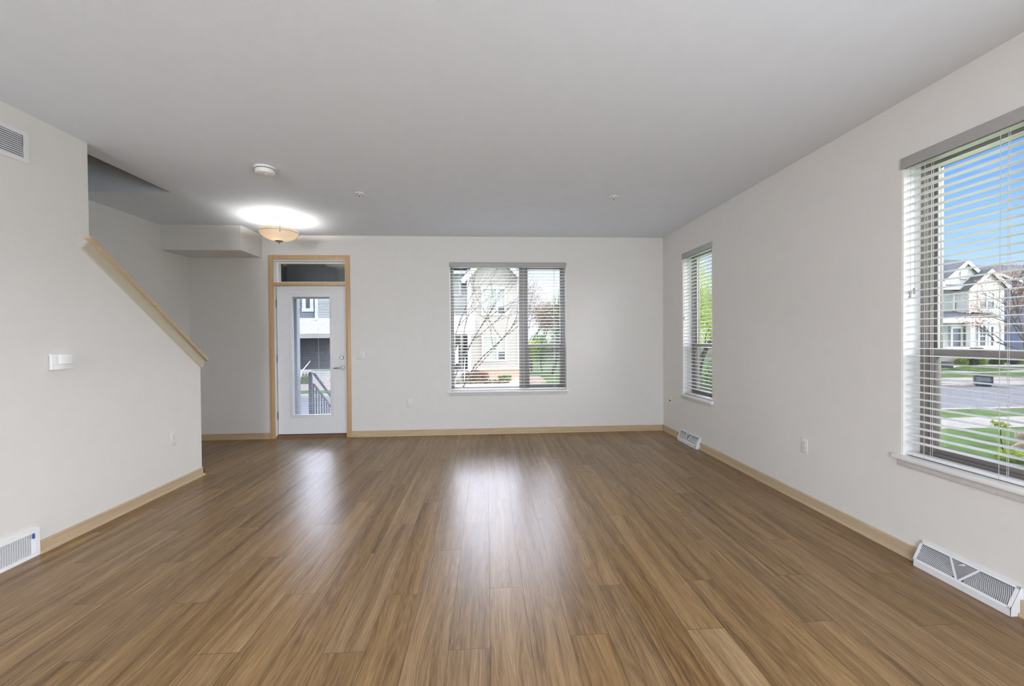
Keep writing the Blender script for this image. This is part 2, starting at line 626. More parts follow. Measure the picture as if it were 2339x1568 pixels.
TB = .2
BW = (-.512, 1.125, .60, 2.384)           # back window opening
DO = (-2.876, -1.896, 0.0, 2.42)          # entrance door + transom opening
RW2 = (-5.180, -4.474, .60, 2.389)        # small right window (u = -Y)
RW3 = (-2.364, -.722, .60, 2.392)         # large right window
back_place = lambda u, d, z: Vector((u, YB + d, z))
right_place = lambda u, d, z: Vector((XR + d, -u, z))
wall_sheet('wall_back', XS - WT, XR + TB, -.12, H + .1, TB, [BW, DO], back_place, M_WALL, 'warm grey back wall with the entrance door and the wide window')
wall_sheet('wall_right', -(YB + 0.0), -YREAR, -.12, H + .1, TB, [RW2, RW3], right_place, M_WALL, 'warm grey right wall with a narrow and a large window')

zt = lambda y: 2.085 - .772 * (y - 3.067)           # top of the sloping stair wall
mb = MB()
mb.prism([(YREAR, -.1), (4.256, -.1), (4.256, zt(4.256)), (3.134, zt(3.134)), (3.134, H + .05), (YREAR, H + .05)], 0, XL - WT, XL)
struct(mb.build('wall_left', M_WALL, smooth=False), 'pale left wall that drops to a sloping stair wall', 'wall')
mb = MB()
mb.box(XS - .15, XS, -1.2, YB, -.1, 5.3)
struct(mb.build('wall_stair', M_WALL, smooth=False), 'far side wall of the stairwell behind the stair wall', 'wall')
mb = MB()
mb.box(XS - .15, XL - WT + .001, 4.14, 4.30, H + .25, 5.3)
mb.box(XL - WT, XL - WT + .12, -1.2, 4.14, H + .25, 5.3)
mb.box(XS, XL - WT, -1.3, -1.2, -.1, 5.3)
struct(mb.build('wall_upper', M_WALL, smooth=False), 'upper walls around the stairwell opening', 'wall')
mb = MB()
mb.box(XL - WT, XR + TB, YREAR - .2, YREAR, -.1, H + .1)
struct(mb.build('wall_rear', M_WALL, smooth=False), 'wall behind the camera', 'wall')
mb = MB()
mb.box(XS - .15, XR, YREAR, YB, -.12, 0)
struct(mb.build('floor', M_FLOOR, smooth=False), 'brown wood-look plank floor', 'floor')
mb = MB()
mb.box(XL - WT, XR + TB, YREAR, YB + TB, H, H + .25)
mb.box(XS - .15, XL - WT, 4.14, YB + TB, H, H + .25)
struct(mb.build('ceiling', M_CEIL, smooth=False), 'light grey ceiling with a stairwell opening at left', 'ceiling')
mb = MB()
mb.box(XS - .15, XL - WT + .12, -1.3, 4.30, 5.3, 5.4)
struct(mb.build('ceiling_upper', M_CEIL, smooth=False), 'ceiling high above the stairwell', 'ceiling')
mb = MB()
mb.box(XS, -3.002, 5.278, YB, 2.4386, H)
struct(mb.build('ceiling_soffit', M_WALL, smooth=False), 'boxed soffit in the corner beside the ceiling lamp', 'soffit')

mb = MB()
for k in range(14):
    y = 4.16 - .246 * k
    mb.box(XS, XL - WT, y - .246, y + .02, max(0, .19 * k - .25) , .19 * (k + 1), .006)
struct(mb.build('stairs', mat('pale_stair_carpet', (.60, .58, .54), .9, .1, var=.06, scale=60), smooth=False), 'carpeted stairs rising behind the stair wall', 'stairs')

# baseboards: flat board plus shoe moulding
BH = .079
prof = [(0, 0), (.026, 0), (.0265, .009), (.023, .016), (.0135, .019), (.0135, BH - .004), (.011, BH), (0, BH)]


def base_run(mb, side, a, b):
    if side == 'back':
        mb.prism([(YB - p, q) for p, q in prof], 0, a, b)
    elif side == 'right':
        mb.prism([(XR - p, q) for p, q in prof], 1, a, b)
    elif side == 'left':
        mb.prism([(XL + p, q) for p, q in prof], 1, a, b)


mb = MB(); base_run(mb, 'back', -1.853, XR - .02)
struct(mb.build('baseboard_back', M_TRIMX), 'maple baseboard under the back window', 'baseboard')
mb = MB(); base_run(mb, 'back', XS, -2.919)
struct(mb.build('baseboard_hall', M_TRIMX), 'maple baseboard left of the entrance door', 'baseboard')
mb = MB(); base_run(mb, 'right', YREAR, 1.786); base_run(mb, 'right', 2.236, 4.732); base_run(mb, 'right', 5.204, YB)
struct(mb.build('baseboard_right', M_TRIMY), 'maple baseboard along the right wall', 'baseboard')
mb = MB(); base_run(mb, 'left', YREAR, 2.38); base_run(mb, 'left', 2.757, 4.256 + .013)
mb.box(XL - WT, XL + .0135, 4.256, 4.2695, 0, BH)
struct(mb.build('baseboard_left', M_TRIMY), 'maple baseboard along the left wall', 'baseboard')

# sloping cap of the stair wall
sl = .772
mb = MB()
ct = .024
y0, y1 = 3.098, 4.318
mb.prism([(y0, zt(y0) + .0), (y1 - .012, zt(y1 - .012)), (y1, zt(y1) + .008), (y1 - .012, zt(y1 - .012) + ct * 1.26), (y0 + .034, zt(y0 + .034) + ct * 1.26), (y0 - .002, zt(y0) + .012)], 0, XL - WT - .03, XL + .042)
struct(mb.build('trim_1', M_TRIMY), 'maple cap along the sloping top of the stair wall', 'wall cap')
mb = MB()
nx = .0985
mb.prism([(3.067, zt(3.067) - nx), (4.262, zt(4.262) - nx), (4.302, zt(4.302)), (3.067 + .052, zt(3.067 + .052))], 0, XL, XL + .017)
struct(mb.build('trim_2', mat('maple_apron', (.52, .46, .35), .4, .4, var=.05, scale=20, aniso=(10, 2, 10))), 'flat maple apron board under the stair wall cap', 'trim board')

# ------------------------------------------------------------------ entrance door, casing, transom
mb = MB()
cx0, cx1, cz = -2.919, -1.853, 2.476
mb.box(cx0, cx0 + .060, YB - .018, YB, 0, cz, .002)
mb.box(cx1 - .057, cx1, YB - .018, YB, 0, cz, .002)
mb.box(cx0 + .060, cx1 - .057, YB - .018, YB, 2.414, cz, .002)
mb.box(cx0 + .060, cx1 - .057, YB - .012, YB + .05, 2.068, 2.108, .002)
struct(mb.build('trim_3', M_TRIMZ), 'maple casing around the entrance door and transom', 'door casing')

door = thing('door_1', 'white entrance door with a full-length glass panel', 'door', (-2.389, YB, 0))
struct(door, door['label'], 'door')
jx = .49
mb = MB()
mb.box(-jx, -jx + .02, .0, TB, 0, 2.42); mb.box(jx - .02, jx, .0, TB, 0, 2.42); mb.box(-jx, jx, .0, TB, 2.40, 2.42)
mb.box(-jx + .02, -jx + .034, .10, TB, 0, 2.06); mb.box(jx - .034, jx - .02, .10, TB, 0, 2.06); mb.box(-jx + .02, jx - .02, .05, TB, 2.068, 2.108)
mb.build('door_jamb', M_JAMB, door)
dx0, dx1, dy, dz0, dz1 = -.459, .460, .055, .042, 2.056
gx0, gx1, gz0, gz1 = -.262, .250, .30, 1.925
mb = MB()
for a, b, c, d in ((dx0, gx0, dz0, dz1), (gx1, dx1, dz0, dz1), (gx0, gx1, dz0, gz0), (gx0, gx1, gz1, dz1)):
    mb.box(a, b, dy, dy + .045, c, d)
bmesh.ops.remove_doubles(mb.bm, verts=mb.bm.verts[:], dist=1e-5)
mb.build('door_slab', M_DOOR, door)


def ring(mb, x0, x1, z0, z1, w, ya, yb, bev=.003):
    mb.box(x0, x0 + w, ya, yb, z0, z1, bev); mb.box(x1 - w, x1, ya, yb, z0, z1, bev)
    mb.box(x0 + w, x1 - w, ya, yb, z0, z0 + w, bev); mb.box(x0 + w, x1 - w, ya, yb, z1 - w, z1, bev)


mb = MB()
ring(mb, gx0 - .036, gx1 + .036, gz0 - .036, gz1 + .036, .020, dy - .008, dy + .004)
ring(mb, gx0 - .018, gx1 + .018, gz0 - .018, gz1 + .018, .026, dy - .013, dy + .03)
mb.build('glass_frame', M_DOOR, door)
for k, yy in enumerate((dy + .012, dy + .036)):
    mb = MB(); mb.box(gx0, gx1, yy, yy + .003, gz0, gz1)
    mb.build('glass_pane', M_GLASS2, door)
mini = MB()
n = int((gz1 - .05 - gz0 - .03) / .0148)
for k in range(n):
    z = gz0 + .022 + k * .0148
    mini.box(gx0 + .018, gx1 - .016, dy + .019, dy + .032, z, z + .0012)
mini.build('mini_blind_slats', mat('mini_blind_aluminium', (.36, .36, .38), .4, .4), door)
mb = MB()
mb.box(gx0 + .008, gx1 - .008, dy + .018, dy + .033, gz1 - .030, gz1 - .008)
mb.build('mini_blind_headrail', mat('mini_headrail', (.55, .55, .55), .4, .4), door)
mb = MB(); mb.box(gx0 + .34, gx0 + .3425, dy + .017, dy + .0185, gz0 + .03, gz1 - .03)
mb.build('mini_blind_cord', M_CORD, door)
mb = MB(); mb.box(gx1 + .006, gx1 + .016, dy - .022, dy - .012, 1.62, 1.80, .002); mb.box(gx1 + .003, gx1 + .019, dy - .026, dy - .010, 1.63, 1.66, .002)
mb.build('blind_slider', M_DOOR, door)
# deadbolt, lever, hinges
mb = MB()
dc = (.396, dy, 1.084)
mb.lathe([(.0, -.014), (.020, -.014), (.0225, -.011), (.027, -.006), (.029, 0)], dc, 1)
db = mb.build('deadbolt', M_STEEL, door)
tb = MB(); tb.box(-.022, .022, -.020, 0, -.0045, .0045, .002)
t = tb.build('thumb_turn', M_STEEL, db)
t.location = (dc[0], dc[1] - .012, dc[2]); t.rotation_euler = (0, math.radians(38), 0)
mb = MB()
lc = (.400, dy, .945)
mb.lathe([(0, -.013), (.026, -.013), (.030, -.009), (.0315, 0)], lc, 1)
mb.lathe([(.012, -.045), (.012, -.013)], lc, 1, 20)
mb.tube([(lc[0] + .004, dy - .045, lc[2]), (lc[0] - .02, dy - .049, lc[2] - .001), (lc[0] - .06, dy - .047, lc[2] - .004), (lc[0] - .105, dy - .043, lc[2] - .006)], .0115, .0075, 12)
mb.build('door_lever', M_STEEL, door)
for z in (1.83, 1.075, .30):
    mb = MB()
    mb.tube([(dx0 - .008, dy - .008, z - .05), (dx0 - .008, dy - .008, z + .05)], .0065, seg=10)
    mb.box(dx0 - .034, dx0 - .006, dy - .004, dy - .001, z - .048, z + .048)
    for zz in (-.05, -.017, .017, .05):
        mb.tube([(dx0 - .008, dy - .008, z + zz - .001), (dx0 - .008, dy - .008, z + zz + .001)], .0072, seg=10)
    mb.build('hinge', M_BRONZE, door)
mb = MB()
mb.prism([(.0, 0), (TB, 0), (TB, .030), (.05, .033), (.012, .012)], 0, -jx + .02, jx - .02)
mb.build('threshold', M_THRESH, door)
mb = MB(); mb.box(dx0, dx1, dy + .004, dy + .04, .032, .042)
mb.build('door_sweep', M_DARK, door)

tr = thing('window_4', 'transom window above the entrance door', 'window', (-2.389, YB, 0))
struct(tr, tr['label'], 'window')
mb = MB()
ring(mb, -jx + .02, jx - .02, 2.108, 2.40, .022, .085, .13, .002)
mb.build('window_frame', M_JAMB, tr)
mb = MB(); mb.box(-jx + .04, jx - .04, .105, .109, 2.125, 2.382)
mb.build('glass_pane', glass_mat('transom_glass', (.88, .89, .9), .15), tr)

# ------------------------------------------------------------------ windows and blinds (local frame: x along wall, y outwards)


def window(name, label, loc, rot, w, z0, z1, hung, d0=.112):
    """hung = (x0, x1) of the single-hung part; the rest is a fixed pane. Origin at the opening's left edge as seen from inside."""
    o = thing(name, label, 'window', loc, rot)
    struct(o, label, 'window')
    mb = MB()                                   # white liner of the reveal
    mb.box(.0, .009, .002, d0, z0, z1); mb.box(w - .009, w, .002, d0, z0, z1); mb.box(.009, w - .009, .002, d0, z1 - .009, z1)
    mb.build('reveal_liner', M_JAMB, o)
    fw = .034
    d1 = TB + .01
    mb = MB()
    ring(mb, .009, w - .009, z0, z1 - .009, fw, d0, d1, .002)
    x0, x1 = hung
    if x0 > .1: mb.box(x0 - .055, x0 + .05, d0 - .004, d1, z0 + fw, z1 - .009 - fw, .002)
    if x1 < w - .1: mb.box(x1 - .05, x1 + .055, d0 - .004, d1, z0 + fw, z1 - .009 - fw, .002)
    # stop beads that give the frame its stepped look
    ring(mb, .009 + fw - .004, w - .009 - fw + .004, z0 + fw - .004, z1 - .009 - fw + .004, .012, d0 + .018, d0 + .03, .001)
    mb.build('window_frame', M_FRAME, o)
    hx0 = x0 + (.05 if x0 > .1 else .043)
    hx1 = x1 - (.05 if x1 < w - .1 else .043)
    zb, zt_ = z0 + fw, z1 - .009 - fw
    zm = 1.215
    mb = MB()                                   # upper sash, further out
    ring(mb, hx0, hx1, zm - .012, zt_, .026, d0 + .052, d0 + .078, .002)
    mb.build('upper_sash', M_FRAME, o)
    mb = MB()
    ring(mb, hx0 + .020, hx1 - .020, zm + .008, zt_ - .02, .008, d0 + .046, d0 + .054, .001)
    mb.build('glazing_bead', M_JAMB, o)
    mb = MB(); mb.box(hx0 + .02, hx1 - .02, d0 + .063, d0 + .067, zm, zt_ - .02)
    mb.build('glass_pane', M_GLASS, o)
    mb = MB()                                   # lower sash
    ring(mb, hx0, hx1, zb, zm + .030, .040, d0 + .016, d0 + .044, .003)
    mb.box(hx0, hx1, d0 + .008, d0 + .03, zm - .012, zm + .032, .003)
    mb.build('lower_sash', M_FRAME, o)
    mb = MB(); mb.box((hx0 + hx1) / 2 - .03, (hx0 + hx1) / 2 + .03, d0 - .002, d0 + .012, zm + .030, zm + .046, .003)
    mb.build('sash_lock', M_FRAME, o)
    mb = MB(); mb.box(hx0 + .03, hx1 - .03, d0 + .029, d0 + .033, zb + .03, zm - .005)
    mb.build('glass_pane', M_GLASS, o)
    mb = MB(); mb.box(hx0 + .01, hx1 - .01, d0 + .084, d0 + .0845, zb, zm + .01)
    mb.build('insect_screen', M_SCREEN, o)
    fixed = []
    if x0 > .1: fixed.append((.009 + fw, x0 - .055))
    if x1 < w - .1: fixed.append((x1 + .055, w - .009 - fw))
    for a, b in fixed:
        mb = MB(); mb.box(a - .005, b + .005, d0 + .055, d0 + .059, zb - .005, zt_ + .005)
        mb.build('glass_pane', M_GLASS, o)
    mb = MB()
    mb.box(-.038, w + .022, -.030, d0, z0 - .022, z0 + .004, .004)
    mb.build('window_sill', M_JAMB, o)
    mb = MB(); mb.box(-.012, w + .0, -.010, .0, z0 - .062, z0 - .026, .002)
    mb.build('sill_apron', mat(name + '_apron_paint', (.60, .59, .565), .5, .3), o)
    return o


window('window_1', 'wide back window with a fixed pane and a narrow sash', (BW[0], YB, 0), 0, BW[1] - BW[0], BW[2], BW[3], (1.030, BW[1] - BW[0]))
window('window_2', 'narrow window in the right wall near the corner', (XR, 5.180, 0), R_RIGHT, .706, RW2[2], RW2[3], (0, .706))
window('window_3', 'large window in the right wall at the photo edge', (XR, 2.364, 0), R_RIGHT, 1.642, RW3[2], RW3[3], (0, .60))


def blind(label, loc, rot, w, z0, z1, cords, tassels, vz=.052, wand=None):
    o = thing('window_blind', label, 'blind', loc, rot, 'horizontal slat blinds')
    pitch = .0432
    ztop = z1 - .062
    mb = MB()
    k = 0
    z = ztop
    zs = []
    while z > z0 + .058:
        zs.append(z)
        z -= pitch
    a, b = .014, w - .014
    for z in zs:                                # gently crowned slats, open flat
        mb.prism([(.016, z), (.028, z + .0022), (.041, z + .003), (.054, z + .0022), (.066, z), (.066, z + .0028), (.054, z + .005), (.041, z + .0058), (.028, z + .005), (.016, z + .0028)], 0, a, b)
    mb.build('slats', M_SLAT, o)
    mb = MB()
    mb.box(a, b, .018, .064, z0 + .010, z0 + .028, .003)
    mb.build('bottom_rail', M_SLAT, o)
    mb = MB(); mb.box(a, b, .012, .066, z1 - .052, z1 - .012, .002)
    mb.build('headrail', M_SLAT, o)
    mb = MB()
    mb.box(.002, w - .002, -.014, -.004, z1 - vz, z1 + .003, .003)
    mb.box(.002, .012, -.006, .02, z1 - vz, z1 + .003, .002); mb.box(w - .012, w - .002, -.006, .02, z1 - vz, z1 + .003, .002)
    mb.build('valance', M_VALANCE, o)
    for x in cords:
        mb = MB()
        for y in (.0145, .067):
            mb.box(x - .0011, x + .0011, y, y + .0012, z0 + .012, z1 - .05)
        mb.box(x + .012, x + .0135, .040, .0415, z0 + .012, z1 - .05)
        mb.build('ladder_cord', M_CORD, o)
    for x, zz, y in tassels:
        mb = MB(); mb.tube([(x, y, z1 - .05), (x, y, zz + .03)], .0011, seg=6)
        c = mb.build('lift_cord', M_CORD, o)
        mb = MB(); mb.lathe([(0, .034), (.0075, .034), (.0085, .030), (.0055, .020), (.0055, .014), (.0085, .003), (.0088, 0), (0, 0)], (x, y, zz), 2, 16)
        mb.build('tassel', M_TASSEL, c)
    if wand:
        mb = MB(); mb.tube([(wand[0], -.006, z1 - .05), (wand[0], -.008, wand[1])], .0035, seg=8)
        mb.build('tilt_wand', M_SLAT, o)
    return o


ux = lambda px: at(px, 750, 1, YB + .02).x - BW[0]
blind('white horizontal blind hanging in the wide back window beside the door', (BW[0], YB, 0), 0, BW[1] - BW[0], BW[2], BW[3], [ux(1053), ux(1125), ux(1196), ux(1266)], [])
blind('white horizontal blind in the narrow window near the room corner', (XR, 5.180, 0), R_RIGHT, .706, RW2[2], RW2[3], [.10, .60], [(.05, 1.55, -.004)], vz=.062)
blind('white horizontal blind in the large right-hand window', (XR, 2.364, 0), R_RIGHT, 1.642, RW3[2], RW3[3], [.118, .47, .95, 1.45], [(.048, 1.555, .004), (.068, 1.575, .010)], vz=.062)

# ------------------------------------------------------------------ plates, thermostat, vents, registers


def outlet(label, loc, rot):
    o = thing('power_outlet', label, 'outlet', loc, rot, 'duplex wall outlets')
    mb = MB(); mb.box(-.035, .035, -.006, 0, -.058, .058, .004)
    mb.build('cover_plate', M_OUTLET, o)
    for z in (-.0195, .0195):
        mb = MB()
        mb.prism([(.0165 * math.cos(a) if abs(math.cos(a)) < .88 else math.copysign(.0150, math.cos(a)), z + .0140 * math.sin(a)) for a in [2 * math.pi * k / 24 for k in range(24)]], 1, -.0078, -.005)
        s = mb.build('socket', M_OUTLET, o)
        mb = MB()
        mb.box(-.0075, -.0055, -.0082, -.006, z - .0005, z + .0075); mb.box(.0055, .0075, -.0082, -.006, z + .0005, z + .0075)
        mb.box(-.002, .002, -.0082, -.006, z - .0085, z - .0045)
        mb.build('socket_slots', M_GREYDARK, s)
    mb = MB(); mb.lathe([(0, -.0072), (.0028, -.0072), (.003, -.006)], (0, 0, 0), 1, 12)
    mb.build('screw', M_STEEL, o)
    return o


out0 = outlet('white duplex outlet low on the left wall above its baseboard', (XL, 3.887, .451), R_LEFT)
copy_thing(out0, (-1.061, YB, .450), 0, 'white duplex outlet on the back wall between door and wide window')
copy_thing(out0, (2.285, YB, .454), 0, 'white duplex outlet on the back wall close to the room corner')
copy_thing(out0, (XR, 3.129, .458), R_RIGHT, 'white duplex outlet on the right wall between the two windows')

o = thing('cable_plate', 'white cable plate with a black plug on the right wall by the corner', 'wall plate', (XR, 5.52, .462), R_RIGHT)
mb = MB(); mb.box(-.035, .035, -.006, 0, -.058, .058, .004)
mb.build('cover_plate', M_OUTLET, o)
mb = MB(); mb.lathe([(.0065, -.006), (.0065, -.014), (.0045, -.014), (.0045, -.030), (0, -.030)], (0, 0, -.002), 1, 16)
mb.build('coax_plug', M_DARK, o)

o = thing('light_switch', 'double light switch plate beside the entrance door', 'switch', (-1.717, YB, 1.117), 0)
mb = MB(); mb.box(-.058, .058, -.006, 0, -.058, .058, .004)
mb.build('cover_plate', M_OUTLET, o)
for x in (-.023, .023):
    mb = MB(); mb.box(x - .005, x + .005, -.018, -.005, -.004, .009, .002); mb.box(x - .007, x + .007, -.0075, -.005, -.013, .013)
    mb.build('toggle', M_OUTLET, o)
    for z in (-.03, .03):
        mb = MB(); mb.lathe([(0, -.0074), (.0026, -.0074), (.003, -.006)], (x, 0, z), 1, 10)
        mb.build('screw', M_STEEL, o)

# thermostat, bowed front
o = thing('thermostat', 'white thermostat with a flip cover on the left wall', 'thermostat', (XL, 2.910, 1.20), R_LEFT)
mb = MB(); mb.box(-.072, .072, -.012, 0, -.048, .048, .004)
mb.build('back_plate', mat('thermostat_grey', (.42, .41, .39), .4, .4), o)
mb = MB()
pf = [(-.070, 0.)] + [(-.070 + .14 * k / 16, -.024 - .012 * math.sin(math.pi * k / 16)) for k in range(17)] + [(.070, 0.)]
mb.prism([(x, y) for x, y in pf], 2, -.049, .051)
mb.build('housing', M_PLASTIC, o)
mb = MB()
pf = [(-.030 + .085 * k / 10, -.0262 - .012 * math.sin(math.pi * (.04 + .085 * k / 10) / .14)) for k in range(11)]
mb.prism(pf + [(x, y + .003) for x, y in reversed(pf)], 2, -.012, .0495)
mb.build('flip_cover', mat('glossy_white_cover', (.93, .93, .92), .12, .6, var=.005), o)
for x in (-.048, .062):
    for z in (.028, .012, -.004):
        mb = MB(); yy = -.0242 - .012 * math.sin(math.pi * (x + .07) / .14)
        mb.lathe([(0, yy - .002), (.0048, yy - .0018), (.0055, yy)], (x, 0, z), 1, 12)
        mb.build('button', M_OUTLET, o)
mb = MB()
pf = [(-.070 + .14 * k / 16, -.0243 - .012 * math.sin(math.pi * k / 16)) for k in range(17)]
mb.prism(pf + [(x, y + .002) for x, y in reversed(pf)], 2, -.0185, -.0175)
mb.build('seam', M_GREYDARK, o)

# return air grille, top of left wall
o = thing('return_air_grille', 'white louvred return air grille high on the left wall', 'vent', (XL, 2.442, 2.525), R_LEFT)
mb = MB()
gw, gh = .304, .095
for a, b, c, d in ((-gw, -gw + .03, -gh, gh), (gw - .03, gw, -gh, gh), (-gw + .03, gw - .03, gh - .026, gh), (-gw + .03, gw - .03, -gh, -gh + .026)):
    mb.box(a, b, -.008, 0, c, d)
bmesh.ops.remove_doubles(mb.bm, verts=mb.bm.verts[:], dist=1e-5)
mb.build('grille_frame', M_VENT, o)
mb = MB()
nl = 11
for k in range(nl):
    z = -gh + .030 + k * (2 * gh - .052) / nl
    mb.prism([(-.007, z - .0045), (-.0055, z - .0045), (.001, z + .0075), (-.0005, z + .0075)], 0, -gw + .03, gw - .03)
mb.build('louvres', M_VENT, o)
mb = MB(); mb.box(-gw + .03, gw - .03, -.0012, -.0006, -gh + .026, gh - .026)
mb.build('duct_back', M_DARK, o)
mb = MB(); mb.lathe([(0, -.0098), (.0028, -.0098), (.0032, -.008)], (gw - .012, 0, -.012), 1, 10)
mb.build('screw', M_STEEL, o)

# floor-level register, bottom left
o = thing('wall_register', 'white wall register with upright louvres at the foot of the left wall', 'vent', (XL, 2.568, .086), R_LEFT)
mb = MB()
gw, gh = .187, .086
for a, b, c, d in ((-gw, -gw + .028, -gh, gh), (gw - .028, gw, -gh, gh), (-gw + .028, gw - .028, gh - .024, gh), (-gw + .028, gw - .028, -gh, -gh + .024)):
    mb.box(a, b, -.016, -.006, c, d)
mb.prism([(-.006, -gh), (-.006, gh), (0, gh), (0, -gh)], 0, -gw, gw)
mb.build('register_frame', mat('register_white', (.86, .865, .88), .3, .45, var=.01), o)
mb = MB()
for k in range(24):
    x = -gw + .034 + k * (2 * gw - .07) / 24
    mb.prism([(x - .004, -.0145), (x - .0028, -.0145), (x + .006, -.007), (x + .0048, -.007)], 2, -gh + .024, gh - .024)
mb.build('louvres', mat('register_louvre', (.70, .70, .705), .35, .4, var=.01), o)
mb = MB(); mb.box(gw - .040, gw - .034, -.022, -.012, .030, .062, .001)
mb.build('damper_lever', M_BLUE, o)


def baseboard_register(label, loc, L):
    o = thing('baseboard_register', label, 'vent', loc, R_RIGHT, 'white baseboard registers with fan grilles')
    zt_, zk, dt, db = .137, .034, .012, .064
    p0, p1 = Vector((0, -db, zk)), Vector((0, -dt, zt_))          # bottom and top edge of the sloping face
    mb = MB()
    mb.prism([(0, 0), (0, zt_), (-dt, zt_), (-dt - .004, zt_ - .004), (-db + .010, zk + .010), (-db + .010, .0)], 0, .001, L - .001)
    core = mb.build('damper_box', M_GREYDARK, o)
    mb = MB()
    prof2 = [(0, 0), (0, zt_), (-dt, zt_), (-db, zk), (-db, 0)]
    mb.prism(prof2, 0, 0, .003); mb.prism(prof2, 0, L - .003, L)
    mb.box(0, L, -dt - .001, 0, zt_ - .002, zt_ + .002)
    mb.box(0, L, -db, -db + .003, 0, zk + .002)
    sl_ = (p1 - p0)
    ln = sl_.length
    sd = sl_.normalized()
    nrm = Vector((0, -sd.z, sd.y))

    def S2(u, v, off=0.):
        return Vector((u, 0, 0)) + p0 + sd * v + nrm * off

    def bar(a, b, wd, off0=-.002, off1=.0025):
        (u0, v0), (u1, v1) = a, b
        d = Vector((u1 - u0, v1 - v0)); d.normalize()
        n_ = Vector((-d.y, d.x)) * wd / 2
        q = [(u0 + n_.x, v0 + n_.y), (u1 + n_.x, v1 + n_.y), (u1 - n_.x, v1 - n_.y), (u0 - n_.x, v0 - n_.y)]
        lo = [mb.bm.verts.new(S2(x, y, off0)) for x, y in q]
        hi = [mb.bm.verts.new(S2(x, y, off1)) for x, y in q]
        fs = [mb.bm.faces.new(lo), mb.bm.faces.new(hi)] + [mb.bm.faces.new((lo[i], lo[(i + 1) % 4], hi[(i + 1) % 4], hi[i])) for i in range(4)]
        bmesh.ops.recalc_face_normals(mb.bm, faces=fs)

    e = .014
    bar((0, ln - .006), (L, ln - .006), .012)
    bar((0, .006), (L, .006), .012)
    bar((e / 2, 0), (e / 2, ln), e)
    bar((L - e / 2, 0), (L - e / 2, ln), e)
    c = L / 2
    tl, tr_, bt = (c - .068, ln - .008), (c + .068, ln - .008), (c, .010)
    bar(tl, (c - .006, .010), .009)
    bar(tr_, (c + .006, .010), .009)
    mb.build('register_frame', M_VENT, o)
    mb = MB()
    lim = ln - .010
    # straight slits in the middle triangle
    k = 0
    v = .016
    while v < lim:
        hw = .064 * (v - .008) / (ln - .016)
        bar((c - hw, v), (c + hw, v), .0022, -.003, .001)
        v += .0058
    # arcs fanning out on both sides
    for sgn in (-1, 1):
        cu, cv = c, .010
        r = .030
        while r < L / 2 + .02:
            pts = []
            for q in range(60):
                a = math.radians(-4 + 100 * q / 59)
                uu, vv = cu + sgn * r * math.cos(a * .9), cv + r * math.sin(a * .9) * 1.0
                edge = c + sgn * (.068 * (vv - .010) / (ln - .018) + .006)
                if .011 < vv < lim and e < uu < L - e and (uu - edge) * sgn > 0:
                    pts.append((uu, vv))
                elif pts:
                    break
            for a_, b_ in zip(pts, pts[1:]):
                bar(a_, b_, .0030, -.003, .001)
            r += .0075
    mb.build('grille_bars', mat('grille_bar_grey', (.50, .505, .515), .4, .4), o)
    mb = MB()
    mb.tube([S2(c + .004, ln - .022, .001), S2(c + .004, ln - .022, .012)], .004, seg=10)
    mb.tube([S2(c - .012, ln - .034, .012), S2(c + .008, ln - .018, .013)], .0035, .0025, 8)
    mb.build('damper_knob', M_VENT, o)
    return o


baseboard_register('white baseboard register under the large right-hand window', (XR, 2.235, 0), .447)
baseboard_register('white baseboard register near the corner under the narrow window', (XR, 5.203, 0), .470)

# ------------------------------------------------------------------ ceiling fixtures
LX, LY = -2.400, 4.98
o = thing('ceiling_lamp', 'glowing bowl ceiling lamp hanging in front of the entrance door', 'ceiling lamp', (LX, LY, H))
mb = MB(); mb.lathe([(0, -.030), (.060, -.030), (.072, -.024), (.076, -.010), (.076, 0)], (0, 0, 0))
mb.build('canopy', M_WHITE, o)
for k in range(3):
    a = math.radians(100 + 120 * k)
    mb = MB(); mb.tube([(.045 * math.cos(a), .045 * math.sin(a), -.028), (.045 * math.cos(a), .045 * math.sin(a), -.20)], .006, seg=10)
    mb.lathe([(.010, -.040), (.010, -.028)], (.045 * math.cos(a), .045 * math.sin(a), 0), 2, 12)
    mb.build('stem', M_WHITE, o)
mb = MB(); mb.lathe([(.017, -.262), (.017, -.028)], (0, 0, 0), 2, 20)
mb.build('centre_column', M_WHITE, o)
RB = .208
prof_b = [(RB - .012, -.135), (RB - .004, -.139), (RB, -.150), (RB, -.163), (RB - .006, -.176), (.180, -.203), (.145, -.228), (.100, -.247), (.055, -.257), (.02, -.260)]
inner = [(max(r - .005, .0), h + .005) for r, h in reversed(prof_b)]
mb = MB(); mb.lathe(prof_b + inner + [prof_b[0]], (0, 0, 0), 2, 56)
mb.build('glass_bowl', shade_mat('frosted_amber_glass', (.95, .87, .765), .46), o)
mb = MB()
RG = RB + .006
mb.tube([(RG * math.cos(2 * math.pi * k / 60), RG * math.sin(2 * math.pi * k / 60), -.166) for k in range(61)], .0032, seg=8, cap=False)
rg = mb.build('metal_ring', M_STEEL, o)
for k in range(3):
    a = math.radians(-62 + 120 * k)
    ca, sa = math.cos(a), math.sin(a)
    mb = MB()
    mb.tube([((RG + r) * ca, (RG + r) * sa, z) for r, z in ((-.010, -.128), (.004, -.126), (.014, -.142), (.016, -.165), (.008, -.184), (-.010, -.192))], .0042, seg=8)
    mb.build('bowl_clip', M_STEEL, rg)
mb = MB(); mb.lathe([(0, -.292), (.007, -.290), (.009, -.283), (.006, -.276), (.012, -.272), (.040, -.266), (.044, -.258), (.02, -.252)], (0, 0, 0), 2, 24)
mb.build('finial', mat('dark_nickel', (.33, .33, .34), .3, .5, .9), o)
